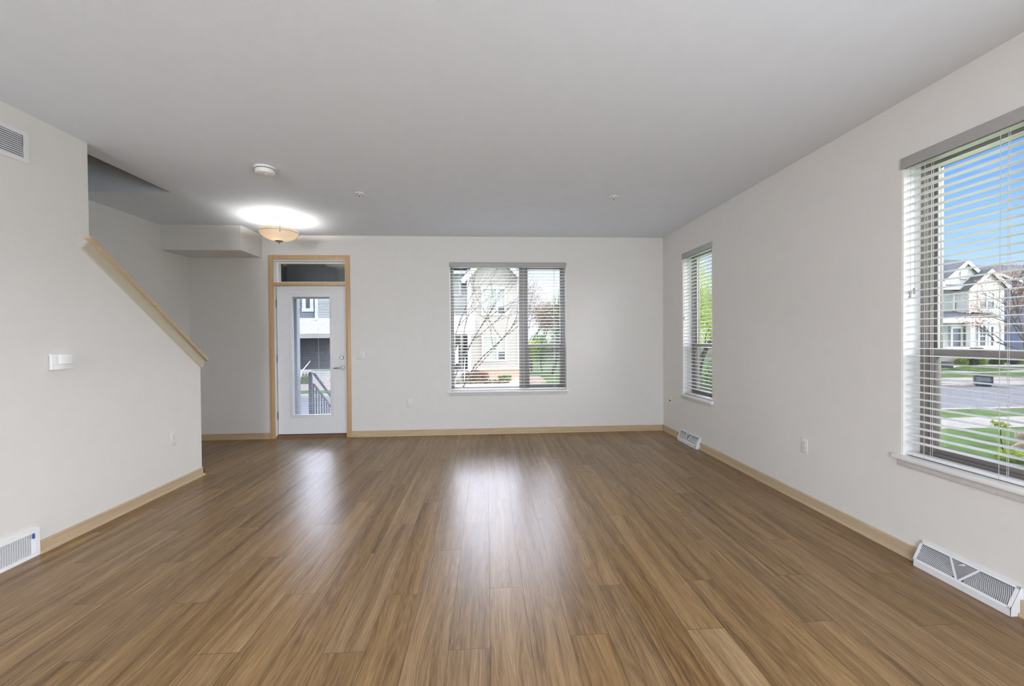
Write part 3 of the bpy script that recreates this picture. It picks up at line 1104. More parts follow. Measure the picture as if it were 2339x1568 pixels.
for k in range(2):
    a = math.radians(20 + 180 * k)
    bx, by = .085 * math.cos(a), .085 * math.sin(a)
    mb = MB(); mb.lathe([(0, -.205), (.018, -.200), (.026, -.186), (.024, -.172), (.012, -.160), (.012, -.15)], (bx, by, 0), 2, 16)
    bm_ = bpy.data.materials.new('bulb_glow'); bm_.use_nodes = True
    nb = bm_.node_tree.nodes['Principled BSDF']
    nb.inputs['Base Color'].default_value = (.9, .85, .75, 1)
    nb.inputs['Emission Color'].default_value = (1, .86, .62, 1)
    nb.inputs['Emission Strength'].default_value = 6.0
    mb.build('bulb', bm_, o)
    lamp('bulb_light', 'POINT', (LX + bx, LY + by, H - .176), (0, 0, 0), 40.0, (1, .97, .93), shadow_soft_size=.03)
lamp('bulb_light', 'POINT', (LX, LY - .07, H - .225), (0, 0, 0), .5, (1, .86, .66), shadow_soft_size=.02)

o = thing('smoke_detector', 'round white smoke detector on the ceiling in front of the lamp', 'smoke detector', (-1.800, 3.52, H))
mb = MB(); mb.lathe([(.080, 0), (.080, -.010), (.076, -.014), (.066, -.014)], (0, 0, 0))
mb.build('mounting_ring', M_PLASTIC, o)
mb = MB(); mb.lathe([(.068, -.014), (.068, -.020), (.073, -.020), (.0735, -.040), (.070, -.049), (.060, -.054), (.030, -.056), (0, -.056)], (0, 0, 0))
mb.build('housing', M_PLASTIC, o)
mb = MB(); mb.lathe([(.069, -.0145), (.0715, -.0145), (.0715, -.0195), (.069, -.0195)], (0, 0, 0))
mb.build('vent_slot', M_GREYDARK, o)
mb = MB(); mb.lathe([(.014, -.055), (.014, -.0585), (.011, -.060), (0, -.060)], (.012, -.012, 0), 2, 24)
mb.build('test_button', M_VENT, o)

o = thing('sprinkler_head', 'small white ceiling sprinkler to the left, nearer the ceiling lamp', 'sprinkler', (-1.216, 4.095, H), 0, 'ceiling sprinklers')
mb = MB(); mb.lathe([(.045, 0), (.044, -.004), (.030, -.008), (.018, -.009)], (0, 0, 0), 2, 32)
mb.build('escutcheon', M_PLASTIC, o)
mb = MB()
mb.lathe([(.011, -.006), (.011, -.018), (.008, -.018)], (0, 0, 0), 2, 16)
for s in (-1, 1):
    mb.tube([(s * .010, 0, -.016), (s * .012, 0, -.03), (s * .004, 0, -.043)], .002, seg=6)
mb.lathe([(0, -.0445), (.014, -.0445), (.014, -.043), (0, -.043)], (0, 0, 0), 2, 16)
mb.build('sprinkler_body', M_PLASTIC, o)
mb = MB(); mb.tube([(0, 0, -.018), (0, 0, -.042)], .0022, seg=8); mb.lathe([(0, -.012), (.007, -.014), (.006, -.021), (0, -.023)], (0, 0, 0), 2, 12)
mb.build('glass_bulb', M_DARK, o)
copy_thing(o, (1.283, 4.099, H), 0, 'small white ceiling sprinkler to the right, towards the narrow window')
# ------------------------------------------------------------------ outside: materials
M_BEIGE = mat('beige_siding', (.47, .43, .385), .6, .25, var=.03, scale=3)
M_BLUEGREY = mat('blue_grey_siding', (.24, .265, .30), .6, .25, var=.03, scale=3)
M_GREENGREY = mat('pale_grey_siding', (.47, .50, .49), .6, .25, var=.03, scale=3)
M_NAVY = mat('navy_siding', (.045, .062, .13), .6, .25, var=.05, scale=3)
M_XTRIM = mat('white_exterior_trim', (.76, .76, .75), .5, .3, var=.02, scale=3)
M_SHINGLE = mat('grey_roof_shingle', (.125, .13, .15), .85, .15, var=.22, scale=6, aniso=(1, 6, 6))
M_METALROOF = mat('white_metal_roof', (.84, .84, .85), .35, .4, var=.01)
M_DARKGLASS = mat('house_window_glass', (.11, .125, .13), .12, .6, var=.3, scale=1.2)
M_SHADE = mat('pale_green_window_shade', (.44, .48, .41), .35, .5, var=.04, scale=2)
M_STUCCO = mat('tan_foundation', (.50, .36, .24), .8, .15, var=.08, scale=12)
M_CONC = mat('concrete', (.52, .48, .43), .8, .15, var=.07, scale=2.5)
M_CONC2 = mat('pale_concrete_steps', (.50, .48, .45), .8, .15, var=.05, scale=3)
M_ASPH = mat('asphalt', (.245, .25, .265), .75, .2, var=.09, scale=3.5)
M_GRASS = mat('lawn_grass', (.105, .195, .04), .8, .1, var=.38, scale=2.2, bump=.5, bscale=40)
M_GRAVEL = mat('pinkish_gravel', (.56, .43, .34), .85, .1, var=.35, scale=34)
M_WSTONE = mat('white_stone_mulch', (.80, .80, .80), .8, .2, var=.12, scale=20)
M_BLACKMETAL = mat('black_railing_metal', (.016, .02, .03), .4, .4, var=.1)
M_POST = mat('grey_porch_post', (.26, .27, .30), .5, .3, var=.03)
M_DGREY = mat('dark_grey_siding', (.20, .20, .205), .6, .2, var=.08, scale=3)
M_PORCHC = mat('porch_ceiling_boards', (.62, .62, .61), .6, .25, var=.04)
M_BARK = mat('grey_bark', (.10, .085, .07), .85, .1, var=.3, scale=12, aniso=(1, 1, .2))
M_BARKD = mat('dark_bark', (.05, .042, .036), .85, .1, var=.3, scale=12, aniso=(1, 1, .2))
M_LEAFY = leaf_mat('yellow_green_leaves', (.20, .33, .03), (.48, .58, .08), 3)
M_LEAFG = leaf_mat('green_leaves', (.055, .13, .025), (.17, .27, .05), 3)
M_LEAFD = leaf_mat('dark_green_leaves', (.025, .06, .02), (.07, .12, .04), 3)
M_LEAFR = leaf_mat('rust_buds', (.24, .09, .045), (.42, .20, .10), 3)
M_LEAFB = leaf_mat('brown_twigs', (.15, .10, .075), (.33, .24, .18), 2)
M_LEAFO = leaf_mat('rust_brown_leaves', (.14, .065, .04), (.30, .16, .10), 6)
M_TUFT = leaf_mat('olive_tufts', (.10, .10, .05), (.24, .22, .12), 6)


# ------------------------------------------------------------------ outside: the ground
def slab(name, pts, m, label, cat, th=.12):
    """pts: (x, y, z) outline of a ground surface, given real thickness downwards."""
    mb = MB()
    top = [mb.bm.verts.new(Vector(p)) for p in pts]
    bot = [mb.bm.verts.new(Vector(p) - Vector((0, 0, th))) for p in pts]
    fs = [mb.bm.faces.new(top), mb.bm.faces.new(list(reversed(bot)))]
    n = len(pts)
    for i in range(n):
        fs.append(mb.bm.faces.new((top[i], bot[i], bot[(i + 1) % n], top[(i + 1) % n])))
    bmesh.ops.recalc_face_normals(mb.bm, faces=fs)
    return struct(mb.build(name, m, smooth=False), label, cat)


GL, GS, GH = -.70, -.90, -1.12          # our lawn, street, far verge heights
slab('lawn_near', [(-40, YB + TB, GL), (120, YB + TB, GL), (120, 8.55, GL - .06), (-40, 8.55, GL - .06)], M_GRASS, 'strip of lawn right outside the back wall', 'lawn')
slab('lawn_side', [(XR + TB, -40, GL), (120, -40, GL), (120, YB + TB, GL), (XR + TB, YB + TB, GL)], M_GRASS, 'lawn outside the right wall', 'lawn')
slab('sidewalk_near', [(-40, 8.55, GL - .05), (120, 8.55, GL - .05), (120, 9.75, GL - .07), (-40, 9.75, GL - .07)], M_CONC, 'pale sidewalk on the near side of the street', 'sidewalk')
slab('verge_near', [(-40, 9.75, GL - .07), (120, 9.75, GL - .07), (120, 10.95, GL - .10), (-40, 10.95, GL - .10)], M_GRASS, 'grass verge between sidewalk and street', 'lawn')
slab('kerb_near', [(-40, 10.95, GL - .09), (120, 10.95, GL - .09), (120, 11.2, GL - .10), (-40, 11.2, GL - .10)], M_CONC, 'kerb on the near side of the street', 'kerb', .3)
slab('street', [(-60, 11.1, GS), (140, 11.1, GS), (140, 19.2, GH - .12), (-60, 19.2, GH - .12)], M_ASPH, 'blue-grey asphalt street', 'street')
slab('kerb_far', [(-60, 18.95, GH - .02), (23.2, 18.95, GH - .02), (23.2, 19.25, GH), (-60, 19.25, GH)], M_CONC, 'pale kerb on the far side of the street', 'kerb', .3)
slab('verge_far', [(-60, 19.25, GH), (23.2, 19.25, GH), (21.5, 20.6, GH), (-60, 20.6, GH)], M_GRASS, 'grass verge on the far side of the street', 'lawn')
slab('sidewalk_far', [(-60, 20.6, GH), (60, 20.6, GH), (60, 21.9, GH + .01), (-60, 21.9, GH + .01)], M_CONC, 'pale sidewalk on the far side of the street', 'sidewalk')
slab('driveway', [(23.2, 19.0, GH - .06), (60, 19.0, GH - .06), (60, 26.2, GH - .01), (19, 26.2, GH - .01), (21.4, 21.0, GH - .02)], M_CONC, 'beige concrete driveway across the street at right', 'driveway')
slab('ground_far', [(-80, 21.9, GH - .02), (150, 21.9, GH - .02), (150, 120, GH - .02), (-80, 120, GH - .02)], M_GRASS, 'lawn stretching back behind the far sidewalk', 'lawn')
gx0_, gx1_ = -16.0, 3.3
slab('planting_bed', [(gx0_, 21.9, GH + .02), (gx1_ - .8, 21.9, GH + .02), (gx1_, 22.8, GH + .03), (gx1_ - .2, 24.2, GH + .22), (gx0_, 24.2, GH + .22)], M_GRAVEL, 'pinkish gravel bed in front of the beige house', 'bed')
P = lambda px, py, z: tuple(at(px, py, 2, z))
slab('stone_bed', [P(2110, 843, GH + .0), P(2165, 842, GH), P(2195, 836.5, GH), P(2339, 838, GH), P(2420, 836, GH), P(2420, 829, GH), P(2110, 827, GH)], M_WSTONE, 'bright white stone bed in front of the white house', 'bed', .1)
slab('lawn_island', [P(2160, 843.5, GH + .02), P(2195, 838, GH + .02), P(2235, 836.5, GH + .02), P(2300, 838, GH + .02), P(2345, 843, GH + .02), P(2300, 846, GH + .02), P(2240, 848.5, GH + .02)], M_GRASS, 'rounded grass island beyond the driveway', 'lawn', .14)


# ------------------------------------------------------------------ outside: building helpers
def lap(mb, x0, x1, y, z0, z1, pitch=.17, lip=.02):
    """Lap siding facing -Y."""
    z = z0
    while z < z1 - 1e-4:
        t = min(z + pitch, z1)
        mb.face([(x0, y - lip, z), (x1, y - lip, z), (x1, y, t), (x0, y, t)])
        mb.face([(x0, y, z), (x1, y, z), (x1, y - lip, z), (x0, y - lip, z)])
        z = t
    return mb


def bnb(mb, x0, x1, y, z0, z1, pitch=.32):
    mb.box(x0, x1, y, y + .1, z0, z1)
    x = x0 + pitch / 2
    while x < x1:
        mb.box(x - .022, x + .022, y - .022, y + .01, z0, z1)
        x += pitch
    return mb


def house_window(parent, x0, x1, y, z0, z1, split=None, rail=None, trim=.11, shade=True, dark_low=None, muntin=False):
    """Trimmed window on a -Y facing wall: casing, sashes, glass or lowered shade."""
    mb = MB()
    mb.box(x0 - trim, x0, y - .05, y + .02, z0 - trim, z1 + trim); mb.box(x1, x1 + trim, y - .05, y + .02, z0 - trim, z1 + trim)
    mb.box(x0 - trim - .02, x1 + trim + .02, y - .06, y + .02, z1, z1 + trim * 1.3); mb.box(x0 - trim - .02, x1 + trim + .02, y - .06, y + .02, z0 - trim, z0)
    xs = [x0] + ([split - .04, split + .04] if split else []) + [x1]
    if split: mb.box(split - .055, split + .055, y - .045, y + .02, z0, z1)
    f = mb.build('window_trim', M_XTRIM, parent)
    cells = [(x0, x1)] if not split else [(x0, split - .055), (split + .055, x1)]
    for i, (a, b) in enumerate(cells):
        mb = MB(); mb.box(a, b, y + .0, y + .02, z0, z1)
        mb.build('pane', M_DARKGLASS, f)
        if shade:
            lo = z0 + (z1 - z0) * (dark_low[i] if dark_low else 0)
            mb = MB(); mb.box(a + .01, b - .01, y - .008, y, lo, z1 - .03)
            mb.build('window_shade', M_SHADE, f)
        if rail:
            mb = MB(); zz = z0 + (z1 - z0) * rail
            mb.box(a, b, y - .03, y + .01, zz - .035, zz + .035)
            if muntin: mb.box((a + b) / 2 - .015, (a + b) / 2 + .015, y - .02, y + .01, zz, z1)
            mb.build('sash_rail', M_XTRIM, f)
    return f


def gable_front(mb_wall, x0, x1, xa, za, ze, y, kind, z0):
    (lap if kind == 'lap' else bnb)(mb_wall, x0, x1, y, z0, za)
    xc = xa
    for sx, xe in ((-1, x0), (1, x1)):
        n = Vector((sx * (za - ze), 0, abs(xe - xc))).normalized()
        mb_wall.cut(Vector((xc, 0, za)), n)
    return mb_wall


def rakes(mb, x0, x1, xa, za, ze, y, w=.2, over=.25, th=.06):
    for xe, s in ((x0, -1), (x1, 1)):
        d = Vector((xe - xa, ze - za)); d.normalize()
        e = Vector((xe, ze)) + d * over
        n = Vector((-d.y, d.x)) * (1 if s < 0 else -1)
        n = n if n.y < 0 else -n
        q = [(xa, za + w * .45), (e.x - n.x * w * .3, e.y - n.y * w * .3), (e.x + n.x * w, e.y + n.y * w), (xa, za - w * 1.0)]
        mb.prism(q, 1, y - over * .9, y - over * .9 + th)
    return mb


def gable_roof(mb, x0, x1, xa, za, ze, ya, yb, over=.25, th=.14):
    for xe in (x0, x1):
        d = Vector((xe - xa, ze - za)).normalized()
        e = Vector((xe, ze)) + d * over
        mb.prism([(xa, za + .02), (e.x, e.y + .02), (e.x, e.y + .02 + th), (xa, za + .02 + th)], 1, ya, yb)
    return mb


# ------------------------------------------------------------------ neighbour row seen through door and wide window
YA = 24.0
A = lambda px, py, y=YA: at(px, py, 1, y)
bh = thing('neighbor_house', 'beige two-storey gabled house across the street seen through the wide window', 'house', (0, 0, 0))
ax0, ax1 = A(1068, 700).x, A(1187, 700).x
za, ze, z0a = A(1127, 568).z, A(1058, 642).z, A(1100, 845).z
mb = gable_front(MB(), ax0, ax1, (ax0 + ax1) / 2, za, ze + .55, YA, 'lap', z0a)
mb.build('siding', M_BEIGE, bh)
mb = MB(); mb.box(ax0 + .02, ax1 - .02, YA + .02, YA + 8, z0a, ze)
mb.prism([(ax0 + .02, ze), (ax1 - .02, ze), ((ax0 + ax1) / 2, za - .45)], 1, YA + .02, YA + 8)
mb.build('house_body', M_BEIGE, bh, smooth=False)
mb = MB(); mb.box(ax0 - .02, ax0 + .17, YA - .035, YA + .1, z0a - .25, ze + .6); mb.box(ax1 - .14, ax1 + .03, YA - .035, YA + .1, z0a, ze + .3)
mb.box(ax0, ax1, YA - .03, YA + .05, z0a - .02, z0a + .14)
mb.build('corner_boards', M_XTRIM, bh)
mb = rakes(MB(), ax0, ax1, (ax0 + ax1) / 2, za, ze + .3, YA, w=.22, over=.5)
mb.build('rake_boards', M_XTRIM, bh)
mb = gable_roof(MB(), ax0, ax1, (ax0 + ax1) / 2, za, ze + .3, YA - .42, YA + 8.3, over=.6)
mb.build('roof', M_SHINGLE, bh)
mb = MB(); mb.box(ax0, ax1 + .02, YA + .03, YA + 8, GH - .05, z0a)
mb.build('foundation', M_STUCCO, bh)
house_window(bh, A(1104, 700).x, A(1152, 700).x, YA - .03, A(1120, 717).z, A(1120, 661).z, split=A(1135.5, 700).x, rail=.76, dark_low=(0, .28))
house_window(bh, A(1105, 800).x, A(1153, 800).x, YA - .03, A(1120, 822).z, A(1120, 771).z, split=A(1136, 800).x, dark_low=(0, .34))
for k, ch in enumerate('2811'):
    fc = bpy.data.curves.new('digit_outline', 'FONT')
    fc.body = ch
    fc.size = .20
    fc.extrude = .008
    fc.align_x = 'CENTER'
    fo = bpy.data.objects.new('digit_outline', fc)
    COL.objects.link(fo)
    bpy.context.view_layer.update()
    dm = bpy.data.meshes.new_from_object(fo.evaluated_get(bpy.context.evaluated_depsgraph_get()))
    bpy.data.objects.remove(fo)
    dm.materials.clear()
    dm.materials.append(M_METALROOF)
    fo = bpy.data.objects.new('house_number', dm)
    COL.objects.link(fo)
    fo.parent = bh
    fo.location = (ax0 + .075, YA - .045, A(1070, 788).z - .175 * k)
    fo.rotation_euler = (math.radians(90), 0, 0)

# blue-grey recessed row wall
rw = thing('row_house', 'blue-grey recessed row house with white metal porch roofs left of the beige house', 'house', (0, 0, 0))
YR = 26.0
Bp = lambda px, py, y=YR: at(px, py, 1, y)
xs_ = Bp(722, 700).x
mb = lap(MB(), -19, xs_, YR, -.55, 5.6)
mb.build('siding', M_BLUEGREY, rw)
mb = lap(MB(), xs_, ax0, YR + .02, -.55, 5.6)
mb.build('pale_siding', M_GREENGREY, rw)
mb = MB(); mb.box(-19, ax0, YR + .04, YR + 8, GH, 5.55)
mb.build('house_body', M_BLUEGREY, rw, smooth=False)
mb = MB(); mb.prism([(YR - .5, 5.5), (YR + 4.2, 8.2), (YR + 9, 5.5), (YR + 9, 5.7), (YR + 4.2, 8.45), (YR - .5, 5.7)], 0, -19.3, ax0 - .05)
mb.build('roof', M_SHINGLE, rw)
mb = MB(); mb.box(-19, ax0, YR - .5, YR - .42, 5.3, 5.6)
mb.build('fascia', M_XTRIM, rw)
mb = MB(); a = Bp(724, 700).x
mb.box(a - .085, a + .085, YR - .12, YR, 2.55, 5.5)
mb.box(a - .085, a + .085, YR - .3, YR - .1, 2.5, 2.62)
mb.build('downspout', M_XTRIM, rw)
house_window(rw, Bp(699, 700).x, Bp(709, 700).x, YR - .03, Bp(700, 705).z, Bp(700, 668).z, trim=.20, shade=False)
house_window(rw, Bp(1036, 700).x, Bp(1049, 700).x, YR - .03, Bp(1040, 672).z, Bp(1040, 628).z, trim=.14, dark_low=(0,))


def porch(px0, px1, yf, label_parent, seam_dx=.42):
    """White standing-seam shed roof, beam, posts, deck and skirting of a porch."""
    x0, x1 = px0, px1
    ztop, zbot = 2.50, 1.66
    mb = MB()
    mb.prism([(YR, ztop), (yf - .3, zbot), (yf - .3, zbot + .05), (YR, ztop + .05)], 0, x0, x1)
    x = x0
    while x <= x1 + .01:
        mb.prism([(YR, ztop + .04), (yf - .3, zbot + .04), (yf - .3, zbot + .085), (YR, ztop + .085)], 0, x - .012, x + .012)
        x += seam_dx
    mb.box(x0, x1, YR - .1, YR, ztop - .02, ztop + .16)
    r = mb.build('porch_roof', M_METALROOF, label_parent, smooth=False)
    mb = MB(); mb.box(x0 + .03, x1 - .03, yf - .28, yf - .18, zbot - .24, zbot - .0)
    mb.build('porch_beam', M_CONC2, label_parent)
    return r


porch(-12.9, -8.4, 24.1, rw)
mb = MB(); mb.box(-12.6, -8.5, 24.2, YR, -.62, -.45); mb.build('porch_deck', M_CONC2, rw)
mb = MB(); mb.box(-12.6, -8.6, YR - .06, YR - .02, -.45, 1.75); mb.build('porch_wall', mat('porch_shade_dark', (.055, .06, .07), .6, .25, var=.1, scale=2), rw)  # dark panel puts the shade under the porch roof into its colour
for x in (-12.5, -8.55):
    mb = MB(); mb.box(x - .09, x + .09, 24.12, 24.30, -.45, 1.66)
    mb.build('porch_post', M_XTRIM, rw)
mb = MB()
for k in range(6):
    mb.box(-9.95, -8.75, 24.1 - .30 * (k + 1), 24.2 - .30 * k, -1.1, -.45 - .115 * (k + 1))
mb.build('porch_steps', M_CONC2, rw)
mb = MB()
k = 0
while k < 14:
    x = -12.4 + k * .17
    mb.box(x - .018, x + .018, 24.18, 24.21, -.98, -.40)
    k += 1
mb.box(-12.5, -10.0, 24.17, 24.22, -.45, -.40); mb.box(-12.5, -10.0, 24.17, 24.22, -1.02, -.98)
mb.build('skirt_rail', M_XTRIM, rw)
mb = MB()
mb.tube([(-10.05, 23.0, -.42), (-10.05, 24.2, .12)], .03, seg=8); mb.tube([(-10.05, 23.0, -1.1), (-10.05, 23.0, -.42)], .025, seg=8)
mb.build('hand_rail', M_XTRIM, rw)

# small porch at the left edge of the wide window
pz = A(1060, 757, 23.2)
mb = MB()
qx0, qx1 = A(1026, 740, 23.2).x, A(1085, 740, 23.2).x
zt0, zb0 = A(1060, 724, 24.6).z, A(1060, 757, 23.2).z
mb.prism([(24.0, zt0), (23.1, zb0), (23.1, zb0 + .05), (24.0, zt0 + .05)], 0, qx0 - 2, qx1)
mb.build('porch_roof', M_METALROOF, rw, smooth=False)
mb = MB(); mb.box(qx0 - 2, qx1 - .05, 23.12, 23.22, zb0 - .18, zb0); mb.build('porch_beam', M_CONC2, rw)
mb = MB(); mb.box(qx0 - 2, ax0, 23.4, 25.9, -.72, -.55); mb.build('porch_deck', M_CONC2, rw)
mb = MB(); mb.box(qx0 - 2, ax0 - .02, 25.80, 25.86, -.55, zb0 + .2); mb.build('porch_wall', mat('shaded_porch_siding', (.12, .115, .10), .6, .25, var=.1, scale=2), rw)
mb = MB(); mb.box(A(1058, 800, 25.7).x, A(1068, 800, 25.7).x, 25.72, 25.80, -.55, A(1060, 768, 25.7).z); mb.build('porch_door', M_DARK, rw)
mb = MB(); mb.box(A(1052, 800, 25.7).x, A(1057, 800, 25.7).x, 25.70, 25.80, -.55, A(1060, 766, 25.7).z); mb.build('door_trim', M_XTRIM, rw)
mb = MB()
for k in range(4): mb.box(qx0 - .3, ax0 - .25, 23.4 - .28 * (k + 1), 23.45 - .28 * k, -1.1, -.60 - .12 * (k + 1))
mb.build('porch_steps', M_CONC2, rw)
mb = MB(); mb.tube([(A(1061, 800, 22.9).x, 22.6, -.25), (A(1061, 800, 22.9).x, 23.4, .22)], .025, seg=8); mb.tube([(A(1061, 800, 22.9).x, 22.6, -1.1), (A(1061, 800, 22.9).x, 22.6, -.25)], .025, seg=8)
mb.build('hand_rail', M_XTRIM, rw)
o = MB()  # thin pale blue upright sheet of unknown kind
b0, b1 = A(1039.5, 831, 23.3), A(1047, 789, 23.3)
o.prism([(b0.x, b0.z), (b1.x, b0.z), (b1.x, b1.z), (b1.x - .07, b1.z - .05), (b0.x + .03, b1.z - .35), (b0.x, b1.z - .7)], 1, 23.28, 23.31)
tag(o.build('pale_shape', mat('pale_blue', (.52, .62, .78), .7, .2)), 'pale blue upright shape on the porch at the left edge of the wide window', 'pale_shape')

# ------------------------------------------------------------------ our own porch outside the door
pr = thing('entrance_porch', 'grey entrance porch with a dark beam outside the white door', 'porch', (-2.4, YB + TB, 0))
mb = MB(); mb.box(-1.9, 1.0, 0, 1.02, -.22, -.09); mb.build('porch_deck', M_CONC, pr)
mb = MB(); mb.box(-2.2, 1.8, 0, 1.5, 2.62, 2.74)
for k in range(10): mb.box(-2.2, 1.8, .12 + k * .13, .128 + k * .13, 2.612, 2.63)
mb.build('porch_ceiling', M_PORCHC, pr)
mb = MB(); mb.box(-2.2, 1.8, 1.18, 1.36, 2.25, 2.62); mb.build('beam', M_DGREY, pr)
mb = MB(); mb.box(-2.2, 1.8, 1.15, 1.40, 2.215, 2.25); mb.build('beam_trim', M_PORCHC, pr)
mb = MB(); mb.box(-1.02, -.94, .0, 1.36, 2.25, 2.62); mb.build('side_beam', M_POST, pr)
mb = MB(); mb.box(-.775, -.655, .90, 1.015, -.09, 2.25, .004); mb.box(-.80, -.63, .875, 1.04, -.09, .02); mb.build('porch_post', M_POST, pr)
mb = MB(); mb.box(-1.45, -.80, .78, .90, -.7, 2.62); mb.build('side_wall', mat('black_side_panel', (.012, .012, .013), .6, .2), pr)
mb = MB()
for k in range(4): mb.box(-.42, .75, 1.02 + .26 * k, 1.30 + .26 * k, -.72, -.09 - .14 * (k + 1))
mb.build('porch_steps', M_CONC, pr)

rl = thing('stair_railing', 'black metal stair railing seen through the door glass', 'railing', (-2.848, 6.86, -.09))
mb = MB(); mb.box(-.024, .024, -.024, .024, 0, .86, .003); mb.box(-.03, .03, -.03, .03, .86, .875, .002)
mb.build('newel_post', M_BLACKMETAL, rl)
rz = lambda y, z: z - .66 * max(0, y - .12)
mb = MB(); mb.tube([(0, -.03, .875), (0, .12, .875), (0, 1.35, rz(1.35, .875))], .022, seg=10)
mb.build('top_rail', M_BLACKMETAL, rl)
mb = MB(); mb.tube([(0, .03, .70), (0, .12, .69), (0, 1.35, rz(1.35, .69))], .018, seg=8)
mb.build('lower_rail', M_BLACKMETAL, rl)
for k in range(11):
    y = .11 + k * .11
    mb = MB(); mb.box(-.010, .010, y - .010, y + .010, rz(y, -.02) if y > .2 else 0, rz(y, .69))
    mb.build('baluster', M_BLACKMETAL, rl)
mb = MB(); mb.box(-.03, .03, 1.33, 1.39, -.78, rz(1.35, .90)); mb.build('end_post', M_BLACKMETAL, rl)

# ------------------------------------------------------------------ white house, navy house beyond the right window
YW = 33.0
Wp = lambda px, py, y=YW: at(px, py, 1, y)
wh = thing('white_house', 'white and pale grey two-storey house with two gables seen through the large right window', 'house', (0, 0, 0))
gz = GH
xl = Wp(2075, 700).x
xm = Wp(2213, 700).x
xr_ = Wp(2291, 700).x
zev = Wp(2180, 657).z
mb = lap(MB(), xl, xm, YW + .4, Wp(2150, 800).z, zev, .19)
mb.build('siding', M_GREENGREY, wh)
mb = lap(MB(), xm, xr_, YW + .0, Wp(2250, 800).z, Wp(2250, 714).z, .19)
mb.build('lower_siding', M_GREENGREY, wh)
mb = MB(); mb.box(xl, xr_, YW + .45, YW + 9, gz - .1, zev - .02)
mb.box(xm + .05, xr_ - .05, YW + .03, YW + 1, gz - .1, zev - .02)
mb.build('house_body', M_GREENGREY, wh, smooth=False)
mb = MB(); mb.box(xl, xr_ + .1, YW - .05, YW + .5, gz - .1, Wp(2200, 799).z); mb.build('foundation', M_CONC2, wh)
# main roof
zr = Wp(2175, 598, YW + 4.5).z
mb = MB()
mb.prism([(YW - .1, zev - .05), (YW + 4.5, zr), (YW + 9.5, zev - .05), (YW + 9.5, zev + .12), (YW + 4.5, zr + .17), (YW - .1, zev + .12)], 0, xl - .5, Wp(2330, 650).x)
mb.build('main_roof', M_SHINGLE, wh)
mb = MB(); mb.box(xl - .5, xm, YW - .16, YW - .08, zev - .20, zev + .12); mb.build('gutter', M_XTRIM, wh)
# larger, further gable
g1a, g1l, g1r = Wp(2207, 597), Wp(2146, 652), Wp(2268, 652)
mb = gable_front(MB(), g1l.x, g1r.x, g1a.x, g1a.z - .1, g1l.z - .1, YW + .1, 'bnb', g1l.z)
mb.build('upper_gable', M_XTRIM, wh)
mb = rakes(MB(), g1l.x, g1r.x, g1a.x, g1a.z, g1l.z, YW + .1, w=.24, over=.3); mb.build('upper_rake_boards', M_XTRIM, wh)
mb = gable_roof(MB(), g1l.x, g1r.x, g1a.x, g1a.z, g1l.z, YW - .12, YW + 7, over=.35); mb.build('upper_gable_roof', M_SHINGLE, wh)
mb = MB(); v0, v1 = Wp(2197, 636), Wp(2208, 616); mb.box(v0.x, v1.x, YW + .03, YW + .1, v0.z, v1.z); ring(mb, v0.x - .08, v1.x + .08, v0.z - .08, v1.z + .08, .09, YW - .0, YW + .1, .01)
mb.build('gable_vent', M_XTRIM, wh)
# nearer gable bay
YN = YW - .6
Np = lambda px, py: at(px, py, 1, YN)
g2a, g2l, g2r = Np(2258, 618), Np(2214, 658), Np(2303, 658)
bx0, bx1 = Np(2213, 700).x, Np(2291, 700).x
mb = gable_front(MB(), g2l.x, g2r.x, g2a.x, g2a.z - .1, g2l.z - .1, YN, 'bnb', Np(2250, 714).z)
mb.cut(Vector((bx0, 0, 0)), Vector((-1, 0, 0))); mb.cut(Vector((bx1, 0, 0)), Vector((1, 0, 0)))
mb.build('bay_front', M_XTRIM, wh)
mb = MB(); mb.box(bx0 + .02, bx1 - .02, YN + .05, YW + .5, Np(2250, 714).z, zev); mb.build('bay_body', M_XTRIM, wh, smooth=False)
mb = rakes(MB(), g2l.x, g2r.x, g2a.x, g2a.z, g2l.z, YN, w=.24, over=.3); mb.build('bay_rake_boards', M_XTRIM, wh)
mb = gable_roof(MB(), g2l.x, g2r.x, g2a.x, g2a.z, g2l.z, YN - .22, YW + 5, over=.32); mb.build('bay_roof', M_SHINGLE, wh)
house_window(wh, Np(2236, 700).x, Np(2268, 700).x, YN - .03, Np(2250, 706).z, Np(2250, 670).z, split=Np(2252, 700).x, rail=.5, dark_low=(.5, .5), trim=.16)
house_window(wh, Wp(2179, 700, YW + .4).x, Wp(2193, 700, YW + .4).x, YW + .37, Wp(2180, 706).z, Wp(2180, 671).z, rail=.5, dark_low=(.48,), trim=.16)
house_window(wh, Wp(2236, 770).x, Wp(2249, 770).x, YW - .03, Wp(2240, 790).z, Wp(2240, 747).z, rail=.5, shade=False, trim=.16, muntin=True)
house_window(wh, Wp(2261, 770).x, Wp(2267, 770).x, YW - .03, Wp(2240, 790).z, Wp(2240, 747).z, rail=.5, shade=False, trim=.16)
mb = MB(); mb.box(xr_ - .22, xr_ + .05, YW - .05, YW + .2, gz, Wp(2250, 714).z); mb.box(bx1 - .12, bx1 + .06, YN - .04, YN + .2, Np(2250, 714).z, zev); mb.box(bx0 - .02, bx0 + .13, YN - .04, YN + .2, Np(2250, 716).z, zev)
mb.build('corner_boards', M_XTRIM, wh)
